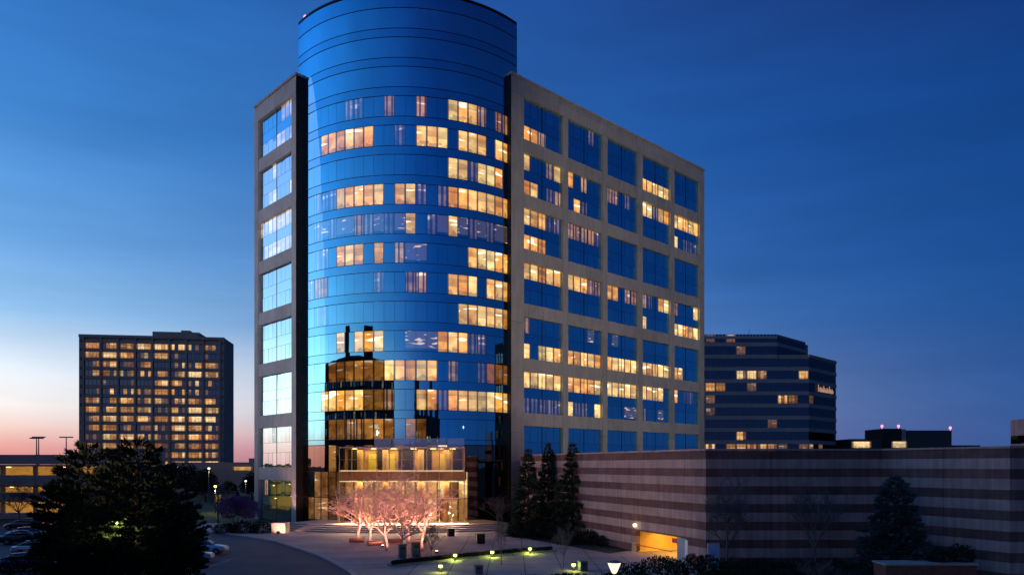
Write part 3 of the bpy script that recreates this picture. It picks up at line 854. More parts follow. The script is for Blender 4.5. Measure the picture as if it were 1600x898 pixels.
# low building past the tower, left of the left wing
lo_ = empty('low_building', T(-75, 205, 0), 'distant low building with one amber lit strip left of the tower', 'building')
MB().box(-92, -64, 200, 215, 0, 9.2).build('wall', FARWALL, lo_, Matrix())
MB().box(-72, -66, 201, 212, 9.2, 10.3).build('roof_unit', FARWALL, lo_, Matrix())
MB().box(-76, -70.6, 199.8, 199.97, 7.0, 8.0).build('strip_window', F_B, lo_, Matrix())

# buildings across the street, seen only in the curved glass
op = empty('brick_office_block', T(-78, 55, 0), 'dark brick block across the street mirrored in the curved glass', 'building')
FO = Matrix.Translation((-112, 86, 0)) @ Matrix.Rotation(math.atan2(-42, 46), 4, 'Z')
DB = base('dark street brick', (.035, .028, .025), .9)
MB().box(0, 103, -18, 0, 0, 34).build('wall', DB, op, FO)
MB().box(36, 42, -9, -4, 34, 42).build('chimney', DB, op, FO)
MB().box(62, 74, -12, -4, 34, 42).build('penthouse', DB, op, FO)
for r in range(7):
    for i in range(22):
        x = 2+i*4.6
        MB().box(x, x+2.6, .0, .06, 3+r*4, 5+r*4).build('window', [F_M, FARG, FARG, F_D, FARG, FARG][(r*5+i*7) % 6], op, FO)

ob2 = empty('glass_tower_block', T(92, 90, 0), 'dark tower block beyond the right edge mirrored in the curved glass', 'building')
MB().box(84, 100, 82, 98, 0, 40).build('wall', DB, ob2, Matrix())
for r in range(9):
    for i in range(3):
        MB().box(83.9, 84.0, 84+i*4.6, 87+i*4.6, 3+r*4, 5.2+r*4).build('window', [FARG, F_M, FARG, F_D][(r*3+i) % 4], ob2, Matrix())
ob3 = empty('brick_mill', T(24, -62, 0), 'dark brick building behind the camera mirrored low in the curved glass', 'building')
MB().box(-4, 62, -75, -60, 0, 26).build('wall', DB, ob3, Matrix())
for x, w, h in ((-3, 11, 40), (13, 5, 30), (22, 8, 36), (37, 5, 40), (52, 8, 31)):
    MB().box(x, x+w, -70, -61, 26, h).build('stair_tower', DB, ob3, Matrix())
for r in range(4):
    for i in range(11):
        MB().box(2+i*5.3, 5+i*5.3, -60.0, -59.94, 3+r*4.5, 5.4+r*4.5).build('window', [FARG, F_M, FARG, FARG, F_B][(r*3+i*2) % 5], ob3, Matrix())

# ================================================================== trees
def tuft(b, p, d, L, w, rng, n=3):
    d = d.normalized()
    for k in range(n):
        e = (d + Vector((rng.uniform(-1, 1), rng.uniform(-1, 1), rng.uniform(-.7, .7)))*.75).normalized()
        s = e.cross(Vector((rng.uniform(-1, 1), rng.uniform(-1, 1), rng.uniform(-1, 1))))
        if s.length < .01: continue
        s = s.normalized()*w*.5
        q = p+e*L*rng.uniform(.7, 1.2)
        i = len(b.v)
        m = p+(q-p)*.45
        b.v += [tuple(p), tuple(m+s), tuple(q), tuple(m-s)]
        b.face((i, i+1, i+2, i+3))
def conifer_meshes(seed, h, rb, tiers, shape, tl=.42, tw=.11, dens=7.5, droop=.16, z0f=.06):
    rng = random.Random(seed)
    crown = MB(); limb = MB()
    limb.tube((0, 0, 0), (0, 0, h*.55), .02*h+.03, .012*h, 8); limb.tube((0, 0, h*.55), (0, 0, h*.98), .012*h, .01, 6)
    for t in range(tiers):
        f = z0f+(1-z0f)*(t+rng.uniform(-.3, .3))/tiers
        f = min(max(f, z0f), .985)
        r = rb*shape(f)
        nb = max(4, int(rng.uniform(6, 9)*(.55+.6*(1-f))))
        ph = rng.uniform(0, 6.28)
        for k in range(nb):
            a = ph+6.283*k/nb+rng.uniform(-.3, .3)
            L = r*rng.uniform(.62, 1.14)
            base_ = Vector((0, 0, f*h))
            up = .30*f-droop*(1-f)+rng.uniform(-.08, .08)
            d = Vector((math.cos(a), math.sin(a), up))
            tip = base_+d*L+Vector((0, 0, -.06*L*L*droop))
            limb.tube(base_, tip, .012+.012*L, .006, 3, cap=False)
            n = max(4, int(L*dens*2))
            for q in range(n):
                u = .12+.9*math.sqrt((q+rng.random())/n)
                lat = d.cross(Vector((0, 0, 1))).normalized()*rng.uniform(-1, 1)*L*.27*(1.15-u*.75)
                p = base_.lerp(tip, min(u, 1.02))+lat+Vector((0, 0, rng.uniform(-.08, .16)))
                tuft(crown, p, d*.8+lat*.5/max(L, .1)+Vector((0, 0, .25)), tl, tw, rng)
    tuft(crown, Vector((0, 0, h*.97)), Vector((0, 0, 1)), tl, tw, rng, 6)
    return limb.mesh('trunk'), crown.mesh('crown')
def foliage_mat(name, c0, c1, rough=.75):
    m, n, l = newmat(name)
    p = n['Principled BSDF']; p.inputs['Roughness'].default_value = rough; p.inputs['Specular IOR Level'].default_value = .2
    g = n.new('ShaderNodeNewGeometry'); t = n.new('ShaderNodeTexCoord')
    r = n.new('ShaderNodeMixRGB'); r.inputs[1].default_value = (*c0, 1); r.inputs[2].default_value = (*c1, 1)
    l.new(g.outputs['Random Per Island'], r.inputs[0])
    l.new(r.outputs[0], p.inputs['Base Color'])
    return m
PINE = foliage_mat('dark pine needles', (.018, .030, .014), (.055, .07, .03))
SPRUCE = foliage_mat('spruce needles', (.02, .036, .02), (.055, .08, .04))
BLUESP = foliage_mat('blue spruce needles', (.02, .05, .055), (.05, .095, .10))
BARK = base('dark bark', (.06, .045, .035), .9, var=.3, scale=5, bump=.6)
cone = lambda f: max(.02, (1-f))**.85
def bushy(f): return max(.06, 1-f**4)**.7*min(1, .6+f*1.4)
def conifer(name, meshes, M, label, cat, group, leaf):
    t = empty(name, M, label, cat, group)
    inst('trunk', meshes[0], BARK, t, M); inst('crown', meshes[1], leaf, t, M)
    return t
cm_a = conifer_meshes(1, 10, 3.2, 26, cone, .46, .13, 9, .26)
cm_b = conifer_meshes(2, 10, 3.1, 26, cone, .46, .13, 9, .26)
pine_a = conifer_meshes(3, 10, 3.5, 20, bushy, .55, .13, 8, .0)
pine_b = conifer_meshes(4, 10, 3.3, 20, bushy, .55, .13, 8, .0)
def S(x, y, z, s, rz, sxy=None):
    return T(x, y, z, rz) @ Matrix.Diagonal((sxy or s, sxy or s, s, 1))
# three spruces before the garage wall
for (x, y, h, sxy, rz, me, lab) in ((1.9, 86, 1.03, .95, .4, cm_a, 'leftmost of the three dark spruces by the garage wall'), (4.4, 89, 1.1, .85, 2, cm_b, 'middle of the three dark spruces by the garage wall'), (6.9, 84, 1.09, 1.0, 4, cm_a, 'rightmost of the three dark spruces by the garage wall')):
    conifer('spruce_tree', me, S(x, y, 0, h, rz, sxy), lab, 'tree', 'spruces by the garage', SPRUCE)
# dark pines in the left foreground
for (x, y, h, sxy, rz, me, lab) in ((-31.2, 54, 1.0, .78, .3, pine_a, 'tall dark pine in the left clump, its top left of the middle'), (-28.9, 56, .84, .66, 1.3, pine_b, 'dark pine in the middle of the left clump, between two taller tops'),
        (-27.0, 53, 1.02, .86, 2.6, pine_a, 'tallest dark pine on the right half of the left clump'), (-25.2, 54.5, .80, .62, 4, pine_b, 'shorter dark pine right of the tallest in the left clump'),
        (-23.9, 53.5, .52, .5, 5, pine_a, 'small dark pine at the right end of the left clump'), (-33.6, 54.5, .72, .62, .9, pine_b, 'lower dark pine at the left end of the left clump'), (-29.6, 51.5, .6, .62, 3.3, pine_a, 'low front pine below the left clump, by the amber lamp')):
    conifer('pine_tree', me, S(x, y, 0, h, rz, sxy), lab, 'tree', 'pines of the left clump', PINE)
bs = conifer_meshes(9, 7.6, 2.9, 30, lambda f: max(.03, 1-f)**.7, .36, .1, 9)
conifer('blue_spruce_tree', bs, S(28.9, 55.4, 0, 1.0, .0, 1.12), 'broad blue spruce in the corner of the striped garage walls', 'tree', None, BLUESP)

def bare_tree_meshes(seed, h, spread, levels, rmin, flat=.35, nb=(3, 5), first=.28):
    rng = random.Random(seed)
    tr = MB(); brn = MB()
    def grow(p, d, L, r, lev, b):
        n = 3 if lev < 2 else 2
        pts = [p]
        for i in range(n):
            d = (d+Vector((rng.uniform(-1, 1), rng.uniform(-1, 1), rng.uniform(-.6, .8)))*.2).normalized()
            pts.append(pts[-1]+d*L/n)
        for i in range(n):
            b.tube(pts[i], pts[i+1], max(rmin, r*(1-.35*i/n)), max(rmin*.9, r*(1-.35*(i+1)/n)), 6 if lev < 2 else 3, cap=(lev < 1))
        if lev >= levels: return
        for k in range(rng.randint(*nb)):
            u = rng.uniform(.35, 1)*n
            q = pts[min(int(u), n-1)].lerp(pts[min(int(u)+1, n)], u-int(u))
            a = rng.uniform(0, 6.283)
            side = Vector((math.cos(a), math.sin(a), rng.uniform(-.05, .5)*(1-flat)+.1))
            grow(q, (d*.5+side*spread).normalized(), L*rng.uniform(.5, .78), r*.55, lev+1, brn)
    fork = h*first
    tr.tube((0, 0, 0), (0, 0, fork*.5), .021*h, .016*h, 8); tr.tube((0, 0, fork*.5), (.03*h, .01*h, fork), .016*h, .014*h, 8, cap=False)
    for k in range(5):
        a = 6.283*k/5+rng.uniform(-.4, .4)
        grow(Vector((.03*h*.8, .01*h, fork*rng.uniform(.8, 1))), Vector((math.cos(a)*spread, math.sin(a)*spread, rng.uniform(.5, 1.1))).normalized(), h*.36, .010*h, 1, brn)
    grow(Vector((.03*h, .01*h, fork)), Vector((0, 0, 1)), h*.4, .011*h, 1, brn)
    return tr.mesh('trunk'), brn.mesh('branches')
BARKL = base('pale crabapple bark', (.52, .38, .33), .85, var=.2, scale=6)
ct = [bare_tree_meshes(21+i, 9.4, .95, 5, .015, .55, (2, 4), .2) for i in range(3)]
UPM = base('uplight housing', (.05, .05, .05), .4, .6)
spots_ = [(-17.6, 83.5, 1.0, 'leftmost of the glowing bare trees before the entrance'), (-15.6, 80.5, .95, 'second glowing bare tree from the left before the entrance'), (-12.9, 75.6, .92, 'glowing bare tree in front middle of the entrance grove'),
          (-11.6, 82, 1.05, 'glowing bare tree at the back of the entrance grove'), (-10.9, 72.5, .9, 'nearest glowing bare tree of the entrance grove'), (-9.3, 75.5, 1.0, 'rightmost of the glowing bare trees before the entrance')]
for i, (x, y, s, lab) in enumerate(spots_):
    x *= .955; y -= 3.4
    M = S(x, y, .12, s, i*1.3)
    t = empty('crabapple_tree', M, lab, 'tree', 'uplit trees before the entrance')
    inst('trunk', ct[i % 3][0], BARKL, t, M); inst('branches', ct[i % 3][1], BARKL, t, M)
    for (dx, dy) in ((1.7, -2.1),):
        u = empty('uplight', T(x+dx, y+dy, .12), 'small ground uplight at the foot of the ' + ['leftmost', 'second', 'front middle', 'back', 'nearest', 'rightmost'][i] + ' glowing tree', 'lamp', 'uplights under the entrance trees')
        b = MB(); b.lathe([(.14, 0), (.14, .12), (.17, .14), (.17, .2)], 12); b.build('housing', UPM, u, T(x+dx, y+dy, .12))
        b = MB(); b.lathe([(.13, 0), (.12, .02)], 12); b.build('lens', emit('uplight lens', (1, .7, .5), 8), u, T(x+dx, y+dy, .322))
        add_light('uplight_beam', 'SPOT', (x+dx, y+dy, .45), 2000, (1, .38, .27), u, .1, (-.25, .3, 1), spot=R_(150))
# brick seat blocks of the grove
for i, (x, y) in enumerate(((-16.9, 80), (-14.3, 76.6), (-12.6, 79.5), (-9.9, 78.5))):
    b = MB(); b.box(-.75, .75, -.4, .4, 0, .42)
    o = b.build('seat_block', base('terracotta block', (.34, .15, .10), .8, var=.15), None, T(x, y, .12, i*.4))
    tag(o, ['terracotta seat block left of the glowing grove', 'terracotta seat block at the front of the glowing grove', 'terracotta seat block in the middle of the glowing grove', 'terracotta seat block right of the glowing grove'][i], 'bench', 'seat blocks of the grove')

GREYB = base('grey bare bark', (.13, .12, .115), .9, var=.2, scale=5)
bt = [bare_tree_meshes(41+i, 8, .62, 5, .014, .2, (3, 4), .3) for i in range(2)]
def bare(x, y, s, k, rz, lab, name='bare_tree', mat=None, grp=None, sxy=None):
    M = S(x, y, 0, s, rz, sxy)
    t = empty(name, M, lab, 'tree', grp)
    inst('trunk', bt[k][0], mat or GREYB, t, M); inst('branches', bt[k][1], mat or GREYB, t, M)
bare(16.7, 57.2, 1.0, 0, .5, 'leafless tree at the near corner of the striped garage', sxy=.72)
bare(24.2, 58.6, .95, 1, 2.2, 'slim leafless tree against the dark front wall of the garage', sxy=.6)
bare(-1.9, 97.5, .62, 1, 1, 'small leafless tree before the dark glass right of the entrance')
bare(-44, 110, .8, 0, 2, 'leafless tree beside the far path left of the tower')
bare(19.6, 47, .36, 1, 3, 'small leafless shrub-like tree by the front hedge at right')
bare(-.9, 62, .55, 0, 4, 'thin sapling standing in the paved foreground', sxy=.22)
bare(-7.0, 63.5, .5, 1, 5, 'thin sapling at the left tip of the planting bed', sxy=.22)
bare(4.2, 60, .5, 1, .2, 'thin sapling near the right end of the foreground paving', sxy=.22)
bare(-66, 108, .9, 1, 1.5, 'leafless tree before the amber parking decks')
bare(-71, 106, .8, 0, 3.5, 'leafless tree at the left edge before the parking decks')

# leafy masses: shrubs, hedges and far trees
def leaf_cloud(seed, blobs, n, ls, up=.25):
    rng = random.Random(seed); b = MB()
    tot = sum(r[3]*r[4]*r[5] for r in blobs)
    for (cx, cy, cz, rx, ry, rz) in blobs:
        for k in range(int(n*rx*ry*rz/tot)):
            d = Vector((rng.gauss(0, 1), rng.gauss(0, 1), rng.gauss(0, 1))).normalized()
            r = rng.random()**.28
            w = 1+.28*noise.noise(Vector((cx+d.x*2.1, cy+d.y*2.1, cz+d.z*2.1+seed)))
            p = Vector((cx+d.x*rx*r*w, cy+d.y*ry*r*w, cz+d.z*rz*r*w))
            if p.z < .02: p.z = rng.uniform(.02, .2)
            tuft(b, p, d+Vector((0, 0, up)), ls, ls*.55, rng, 2)
    return b
BUSH = foliage_mat('dark shrub leaves', (.010, .014, .008), (.03, .036, .018))
HEDGE = foliage_mat('clipped hedge leaves', (.008, .013, .007), (.022, .03, .014))
PURP = foliage_mat('purple blossom', (.14, .06, .19), (.24, .12, .30))
FARL = foliage_mat('distant tree leaves', (.015, .017, .012), (.04, .04, .03))
def shrub(name, M, blobs, n, ls, mat, label, cat, seed, group=None, stem=True):
    t = empty(name, M, label, cat, group)
    leaf_cloud(seed, blobs, n, ls).build('foliage', mat, t, M)
    if stem:
        b = MB(); rng = random.Random(seed)
        for k in range(5):
            bl = blobs[k % len(blobs)]
            b.tube((bl[0]*.4+rng.uniform(-.1, .1), bl[1]*.4, 0), (bl[0]+rng.uniform(-.2, .2), bl[1], bl[2]), .05, .02, 4, cap=False)
        b.build('stem', BARK, t, M)
    return t
shrub('hedge', T(11.6, 47, 0), [(-4.2, 0, 1.1, 1.4, 1.6, 1.1), (-2, .3, 1.2, 1.8, 1.8, 1.45), (.6, .2, 1.2, 2, 1.8, 1.55), (3, 0, 1.1, 1.9, 1.8, 1.35), (5.2, -.4, .9, 1.6, 1.5, 1.0)], 9000, .16, HEDGE, 'wide black hedge in the right foreground before the garage entrance', 'hedge', 5)
shrub('hedge', T(-33, 91, 0), [(-2.6, .6, .5, 1.8, 1.5, .7), (-.4, .2, .6, 2, 1.5, .85), (2, 0, .65, 1.7, 1.4, .8)], 4500, .16, HEDGE, 'dark hedge mound left of the pink-lit wall end', 'hedge', 6)
shrub('purple_shrub', T(-40.3, 108, 0), [(-1.2, 0, 2.2, 1.8, 1.5, 1.5), (1.3, .2, 2.0, 1.7, 1.5, 1.3), (0, 0, 3.0, 1.4, 1.2, 1.0)], 4500, .2, PURP, 'purple flowering shrub beside the left wing of the tower', 'shrub', 7)
shrub('shrub', T(7.2, 78.5, 0), [(-1.5, 0, .6, 1.4, 1.2, .7), (.8, .4, .7, 1.6, 1.2, .8), (2.6, -1.4, .5, 1.2, 1.0, .6)], 3500, .17, BUSH, 'low dark shrubs at the foot of the spruces', 'shrub', 8)
shrub('shrub', T(30.2, 51.9, 1.6), [(0, 0, .35, .8, .6, .6), (1.5, 0, .5, .9, .6, .8)], 1200, .16, BUSH, 'shrub growing in the brick planter at lower right', 'shrub', 10)
shrub('shrub', T(22, 56.5, 0), [(-3, 0, .5, 1.6, 1.2, .8), (0, 0, .5, 1.8, 1.2, .7), (2.6, .2, .5, 1.5, 1.2, .8)], 2600, .17, BUSH, 'dark shrubs along the foot of the shaded garage wall', 'shrub', 12)
shrub('shrub', T(-30.5, 49.5, 0), [(-2.6, 0, .9, 2, 1.4, 1.4), (.6, .3, 1.1, 2.2, 1.5, 1.6), (3.6, .2, .8, 1.8, 1.3, 1.2)], 4500, .17, foliage_mat('brown winter shrub', (.02, .013, .008), (.045, .03, .016)), 'brown winter shrubs below the pine clump at lower left', 'shrub', 14)
shrub('shrub', T(4.6, 51.2, .12), [(-3.4, 0, .2, 1.6, .8, .45), (-.6, .2, .25, 1.8, .9, .5), (2.2, 0, .25, 1.7, .9, .5)], 2600, .16, HEDGE, 'low black ground planting at the bottom edge left of the hedge', 'shrub', 15)
def far_tree(x, y, h, seed, label):
    M = T(x, y, 0)
    t = empty('far_tree', M, label, 'tree', 'trees left of the tower')
    r = h*.34
    leaf_cloud(seed, [(0, 0, h*.6, r, r, h*.3), (r*.5, 0, h*.5, r*.7, r*.7, h*.22), (-r*.55, 0, h*.48, r*.75, r*.7, h*.22), (0, 0, h*.8, r*.6, r*.6, h*.2)], 1500, .5).build('crown', FARL, t, M)
    b = MB(); b.tube((0, 0, 0), (0, 0, h*.6), .035*h, .012*h, 6); b.build('trunk', BARK, t, M)
FT = [(-84, 190, 9, 'far dark tree at the right foot of the brown block'), (-76, 182, 7.5, 'far dark tree under the low amber-lit building'), (-70, 168, 7, 'round far tree above the green lit lawn'), (-92, 176, 9.5, 'taller far tree right of the pine clump'),
      (-63, 178, 6.5, 'far tree nearest the left wing of the tower'), (-100, 200, 9, 'far tree before the lower windows of the brown block'), (-112, 190, 10, 'far tree mostly behind the pine clump'), (-58, 150, 5, 'small far tree by the path lamp')]
for i, (x, y, h, lab) in enumerate(FT): far_tree(x, y, h, 60+i, lab)

# ================================================================== plaza furniture
FROST = emit('frosted lamp glass', (1, .82, .58), 1.5)
def cone_lamp(x, y, h, label):
    t = empty('post_lamp', T(x, y, 0), label, 'lamp')
    M = T(x, y, 0)
    b = MB(); b.tube((0, 0, 0), (0, 0, h), .07, .05, 8); b.lathe([(.16, 0), (.16, .12), (.08, .2)], 10); b.build('pole', pole_m, t, M)
    b = MB(); b.lathe([(.10, 0), (.16, .1), (.33, .5), (.33, .54)], 16); b.build('lamp_shade', FROST, t, T(x, y, h))
    b = MB(); b.lathe([(.36, 0), (.34, .05), (.06, .12)], 16); b.build('cap', pole_m, t, T(x, y, h+.545))
    add_light('lamp_light', 'POINT', (x, y, h+.3-.9), 160, (1, .78, .48), t, .2)
cone_lamp(5.15, 37, 3.05, 'glowing cone-shaped post lamp in the right foreground')
YG = emit('yellow green path glow', (.92, 1, .18), 5)
def path_light(x, y, label, z=.12, col=(.85, 1, .15), e=60):
    M = T(x, y, z)
    t = empty('path_light', M, label, 'lamp', 'path lights')
    b = MB(); b.lathe([(.1, 0), (.1, .35), (.07, .36)], 10); b.build('post', UPM, t, M)
    b = MB(); b.lathe([(.14, 0), (.16, .1), (.14, .2)], 12); b.build('lens', YG, t, T(x, y, z+.36))
    b = MB(); b.lathe([(.2, 0), (.18, .05), (.03, .08)], 12); b.build('cap', UPM, t, T(x, y, z+.565))
    add_light('path_glow', 'POINT', (x, y-.35, z+.45), e, col, t, .12)
path_light(-5.0, 64.6, 'leftmost of the three yellow path lights along the planting bed')
path_light(-1.8, 66.8, 'middle of the three yellow path lights along the planting bed')
path_light(1.7, 69.5, 'rightmost of the three yellow path lights along the planting bed')
path_light(4.9, 58.4, 'yellow path light low in the foreground by the cone lamp', e=36)
path_light(-5.6, 57.6, 'path light at the bottom of the picture below the grove', e=30)
# planting bed with kerb
pb = empty('planting_bed', T(-3, 66, .12), 'long narrow black planting bed with low kerb in the plaza', 'planter')
bed = [(-10.4, 61.2), (-9.6, 60.6), (-5, 64.9), (0, 68.3), (4.4, 71.3), (3.6, 72.4), (-1.6, 69.4), (-6.5, 65.4)]
MB().prism(bed, .1, .27).build('kerb', CONC_D, pb, Matrix())
rng = random.Random(3); b = MB()
for k in range(3200):
    u = rng.random(); w = rng.uniform(-.5, .5)
    x = -9.9+13.7*u; y = 61.1+10.6*u-1.1*math.sin(u*3.14)*-.6+w*.9
    tuft(b, Vector((x, y, .27)), Vector((0, 0, 1)), .32, .1, rng, 2)
tag(b.build('ground_cover', HEDGE, pb, Matrix()), kind='stuff')
# bins and boxes
BINM = base('black powder coat', (.012, .012, .013), .45, .3); BING = base('slate grey plastic', (.10, .115, .125), .55)
def bin_(x, y, w, h, mat, label, z=.12):
    M = T(x, y, z, .3)
    t = empty('litter_bin', M, label, 'bin')
    b = MB(); b.box(-w/2, w/2, -w/2, w/2, .05, h); b.box(-w/2+.05, w/2-.05, -w/2+.05, w/2-.05, 0, .05); b.build('body', mat, t, M)
    b = MB(); b.box(-w/2-.03, w/2+.03, -w/2-.03, w/2+.03, h+.002, h+.08); b.build('lid', mat, t, M)
    b = MB(); b.box(-w*.28, w*.28, -w/2-.02, -w/2+.01, h*.68, h*.86); b.build('slot', UPM, t, M)
bin_(-7.2, 86.5, .75, .85, BINM, 'black square bin on the pavement nearest the entrance steps')
bin_(-3.4, 78.5, .85, .95, BINM, 'black square bin right of the grove by the sloping walk')
bin_(-9.9, 66.4, .65, 1.15, BING, 'left of the two grey bins before the glowing trees')
bin_(-8.8, 67.2, .75, 1.25, BING, 'right of the two grey bins before the glowing trees')
bin_(-2.6, 56.6, .6, .6, BING, 'low grey box at the bottom edge near the picture centre')
bin_(5.6, 58.2, .6, .7, BING, 'low grey box beside the foreground path light')
# wall end lit pink, with flood lamp
rw = MB().box(-29.6, -27.9, 90.4, 92.2, 0, 1.35).build('retaining_wall', base('pale retaining wall', (.5, .44, .40), .8))
tag(rw, 'short pale wall end glowing pink left of the steps', 'wall')
fl = empty('flood_lamp', T(-28.2, 88.6, .12), 'small floodlight before the pink-lit wall end', 'lamp')
b = MB(); b.box(-.2, .2, -.12, .12, .1, .4); b.box(-.05, .05, -.05, .05, 0, .1); b.build('housing', UPM, fl, T(-28.2, 88.6, .12))
add_light('flood_beam', 'SPOT', (-28.2, 88.9, .55), 480, (1, .5, .36), fl, .1, (-.08, 1, .32), spot=R_(95))
# floodlights that wash the pier of the left wing
fl2 = empty('flood_lamp', T(-33.0, 102.3, 0), 'floodlight at the foot of the left stone pier', 'lamp')
b = MB(); b.box(-.2, .2, -.12, .12, .1, .4); b.box(-.05, .05, -.05, .05, 0, .1); b.build('housing', UPM, fl2, T(-33.0, 102.3, 0))
add_light('flood_beam', 'SPOT', (-32.8, 102.6, .5), 1600, (1, .48, .34), fl2, .1, (.5, .75, 1.5), spot=R_(80))
# standing sign slab, brick planter
t = empty('sign_slab', T(16.2, 59.2, 0), 'pale blue-grey sign slab standing at the garage corner', 'sign')
MB().box(15.75, 16.7, 59.1, 59.3, .1, 2.2).build('panel', base('pale blue sign panel', (.42, .46, .62), .5), t, Matrix())
MB().box(15.7, 16.75, 59.0, 59.4, 0, .1).build('base', CONC_D, t, Matrix())
t = empty('brick_planter', T(29, 51.7, 0), 'low red brick planter with pale coping at lower right', 'planter')
BR = base('red brick', (.20, .075, .055), .85, var=.25, scale=4, bump=.4)
MB().box(25.9, 32.2, 50.9, 52.6, 0, 1.55).build('wall', BR, t, Matrix())
MB().box(25.8, 32.3, 50.8, 52.7, 1.555, 1.68).build('coping', CONC, t, Matrix())

# lamps along the far path and in the pines
def street_lamp(x, y, h, e, label, col=(1, .82, .4), r=.22, s=6):
    t = empty('street_lamp', T(x, y, 0), label, 'lamp', 'street lamps on the left')
    M = T(x, y, 0)
    b = MB(); b.tube((0, 0, 0), (0, 0, h), .08, .05, 7); b.build('pole', pole_m, t, M)
    b = MB(); b.lathe([(r*.5, 0), (r, r*.5), (r, r*1.2), (r*.5, r*1.7)], 12); b.build('globe', emit('lamp globe %.1f' % s, col, s), t, T(x, y, h))
    add_light('lamp_light', 'POINT', (x, y, h-.35), e, col, t, .2)
street_lamp(-28.3, 52.3, 4.2, 420, 'lamp glowing yellow-green inside the left pine clump', (.9, 1, .3))
street_lamp(-52.5, 130, 4.5, 700, 'lamp by the green lit lawn left of the tower', (.95, 1, .35))
street_lamp(-66, 160, 7.5, 90, 'small far lamp above the purple shrub', (1, .8, .5), .25, 3)
street_lamp(-58, 160, 4.8, 70, 'far lamp close to the left wing of the tower', (1, .8, .5), .22, 3)
street_lamp(-80, 190, 5, 70, 'farthest lamp among the dark trees under the brown block', (1, .75, .45), .28, 3)
kio = empty('kiosk', T(-57.5, 145, 0), 'small lit kiosk among the trees left of the tower', 'kiosk')
MB().box(-59, -55.6, 145, 148, 0, 3.0).build('wall', CONC_D, kio, Matrix()); MB().box(-59.3, -55.3, 144.6, 148.3, 3.0, 3.25).build('roof', METAL_D, kio, Matrix())
MB().box(-58.7, -57.3, 144.9, 144.98, 1.2, 2.6).build('window', F_B, kio, Matrix())

# unseen floodlight mast added right of the camera to wash the right wing
mast = empty('added_light_mast', T(55, 40, 0), 'tall floodlight mast added beyond the right edge to light the right wing', 'lamp')
b = MB(); b.tube((55, 40, 0), (55, 40, 18), .18, .1, 8); b.build('pole', pole_m, mast, Matrix())
MB().box(54.2, 55.8, 39.7, 40.3, 18, 18.5).build('lamp_head', emit('added mast lamp', (1, .8, .55), 4), mast, Matrix())
add_light('added_mast_spot', 'SPOT', (54.6, 40.6, 18.2), 60000, (1, .86, .68), mast, .5, (-37, 82, 18), spot=R_(50))

mast2 = empty('added_light_mast', T(-50, 38, 0), 'tall floodlight mast added beyond the left edge to light the garage wall and left wing', 'lamp')  # unseen mast added to light the garage wall and the left wing
b = MB(); b.tube((-50, 38, 0), (-50, 38, 16), .18, .1, 8); b.build('pole', pole_m, mast2, Matrix())
for dx in (-.9, .9): MB().box(-50+dx-.6, -50+dx+.6, 37.7, 38.3, 16, 16.5).build('lamp_head', emit('added mast lamp', (1, .8, .55), 4), mast2, Matrix())
add_light('added_mast_spot', 'SPOT', (-48.9, 38.5, 16.2), 38000, (1, .70, .58), mast2, .5, (57, 40, -9), spot=R_(37))
add_light('added_mast_spot', 'SPOT', (-51, 38.6, 16.2), 42000, (1, .88, .84), mast2, .5, (14, 73, 18), spot=R_(48))

# ================================================================== cars
PAINT = {}
def paint(name, col):
    if name in PAINT: return PAINT[name]
    m, n, l = newmat(name); p = n['Principled BSDF']
    p.inputs['Base Color'].default_value = (*col, 1); p.inputs['Metallic'].default_value = .5; p.inputs['Roughness'].default_value = .28
    p.inputs['Coat Weight'].default_value = 1; p.inputs['Coat Roughness'].default_value = .04
    PAINT[name] = m
    return m
CGL = mirror_glass('car glass', (.4, .45, .5), (.005, .005, .006), .5, .03, 0)
TYRE = base('tyre rubber', (.015, .015, .015), .85); RIM = base('alloy rim', (.5, .5, .52), .3, .9)
def loft(b, secs, m=0):
    n = len(secs[0]); v = len(b.v)
    for s_ in secs: b.v += s_
    for i in range(len(secs)-1):
        for k in range(n):
            j = (k+1) % n
            b.face((v+i*n+k, v+i*n+j, v+(i+1)*n+j, v+(i+1)*n+k), m, True)
    b.face(tuple(v+n-1-k for k in range(n)), m); e = v+(len(secs)-1)*n; b.face(tuple(e+k for k in range(n)), m)
def sec(x, w, z0, z1, r=.12):
    pts = []
    for y, z in ((-w+r*.6, z0), (-w, z0+r), (-w*1.01, (z0+z1)/2), (-w*.97, z1-r), (-w+r*1.6, z1), (w-r*1.6, z1), (w*.97, z1-r), (w*1.01, (z0+z1)/2), (w, z0+r), (w-r*.6, z0)):
        pts.append((x, y, z))
    return pts
bb = MB()
loft(bb, [sec(-2.25, .72, .38, .78), sec(-2.15, .82, .26, .92), sec(-1.5, .88, .2, .98), sec(-.6, .89, .2, .98), sec(.6, .89, .2, .95), sec(1.3, .88, .2, .88), sec(2.0, .82, .24, .76), sec(2.25, .68, .34, .62)])
body_me = bb.mesh('body')
gg = MB(); loft(gg, [sec(-1.75, .70, .9, 1.0, .03), sec(-1.05, .64, .9, 1.36, .1), sec(-.2, .63, .9, 1.42, .1), sec(.35, .64, .9, 1.36, .1), sec(1.15, .72, .86, .93, .03)])
cab_me = gg.mesh('windows')
rr = MB(); loft(rr, [sec(-1.1, .58, 1.36, 1.385, .01), sec(-.2, .58, 1.405, 1.45, .015), sec(.4, .58, 1.35, 1.375, .01)])
roof_me = rr.mesh('roof')
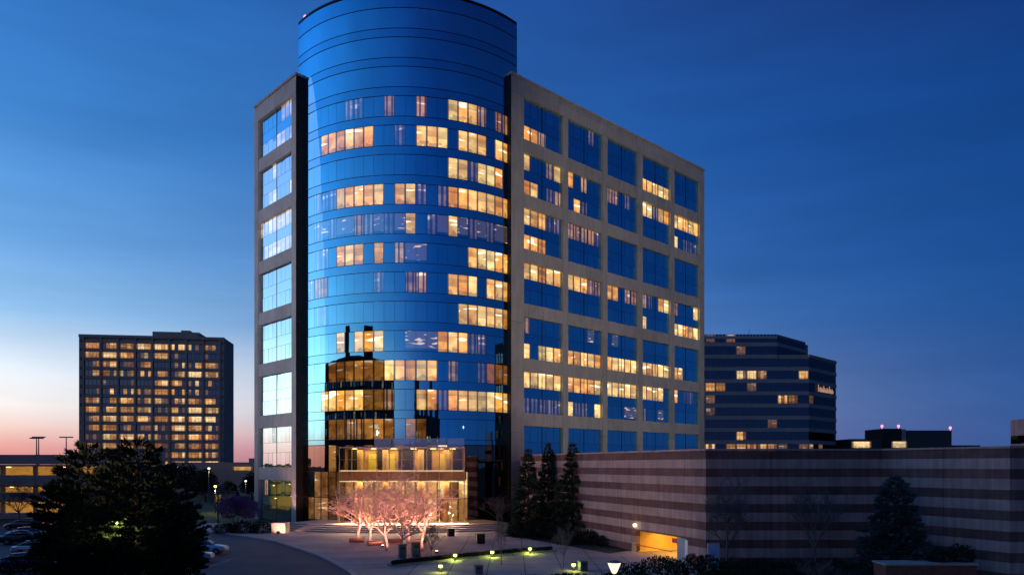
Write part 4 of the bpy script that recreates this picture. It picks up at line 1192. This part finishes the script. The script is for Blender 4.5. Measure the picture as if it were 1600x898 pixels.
wh = MB(); wh.tube((0, -.1, 0), (0, .1, 0), .32, .32, 18); wheel_me = wh.mesh('wheel')
ri = MB(); ri.tube((0, -.11, 0), (0, .11, 0), .2, .2, 12); rim_me = ri.mesh('rim')
li = MB().box(-.03, .03, -.2, .2, -.06, .06).mesh('headlight')
HL = emit('headlight glow', (1, .95, .85), 6); HLO = base('headlight lens', (.6, .6, .62), .15); TL = emit('taillight glow', (1, .06, .05), 3); TLO = base('taillight lens', (.3, .01, .01), .2)
def car(x, y, rz, pm_, label, head=False, tail=False, z=.0):
    M = T(x, y, z, rz)
    c = empty('parked_car', M, label, 'car', 'cars in the left car park')
    inst('body', body_me, pm_, c, M); inst('windows', cab_me, CGL, c, M); inst('roof', roof_me, pm_, c, M)
    for sx in (-1.38, 1.42):
        for sy in (-.8, .8):
            Mw = M @ Matrix.Translation((sx, sy, .32))
            w = inst('wheel', wheel_me, TYRE, c, Mw); inst('rim', rim_me, RIM, w, Mw)
    for sy in (-.55, .55):
        inst('headlight', li, HL if head else HLO, c, M @ Matrix.Translation((2.17, sy, .62)))
        inst('taillight', li, TL if tail else TLO, c, M @ Matrix.Translation((-2.2, sy, .78)))
SIL = paint('silver paint', (.5, .52, .55)); WHI = paint('white paint', (.75, .76, .78)); BLU = paint('blue paint', (.05, .12, .28)); DKC = paint('dark green paint', (.03, .06, .06)); RED = paint('maroon paint', (.2, .03, .04))
car(-28.6, 64.5, R_(8), SIL, 'silver sedan half hidden behind the right side of the pine clump')
car(-29.6, 70.3, R_(8), WHI, 'white sedan parked just behind the silver one by the pine clump')
car(-55.2, 84, R_(30), SIL, 'silver sedan parked farther back at left', head=True)
car(-52.8, 79.5, R_(20), DKC, 'dark green sedan parked before the farther silver one')
car(-39.2, 59.5, R_(15), BLU, 'blue sedan at the lower left corner')
car(-44.6, 69.5, R_(15), WHI, 'white sedan left of the pine clump, behind the blue one')
car(-64.5, 97, R_(180), RED, 'maroon car with lit taillights near the parking structure', tail=True)
car(-58.5, 97.6, R_(5), DKC, 'dark car with red taillights at the far edge of the lot', tail=True)
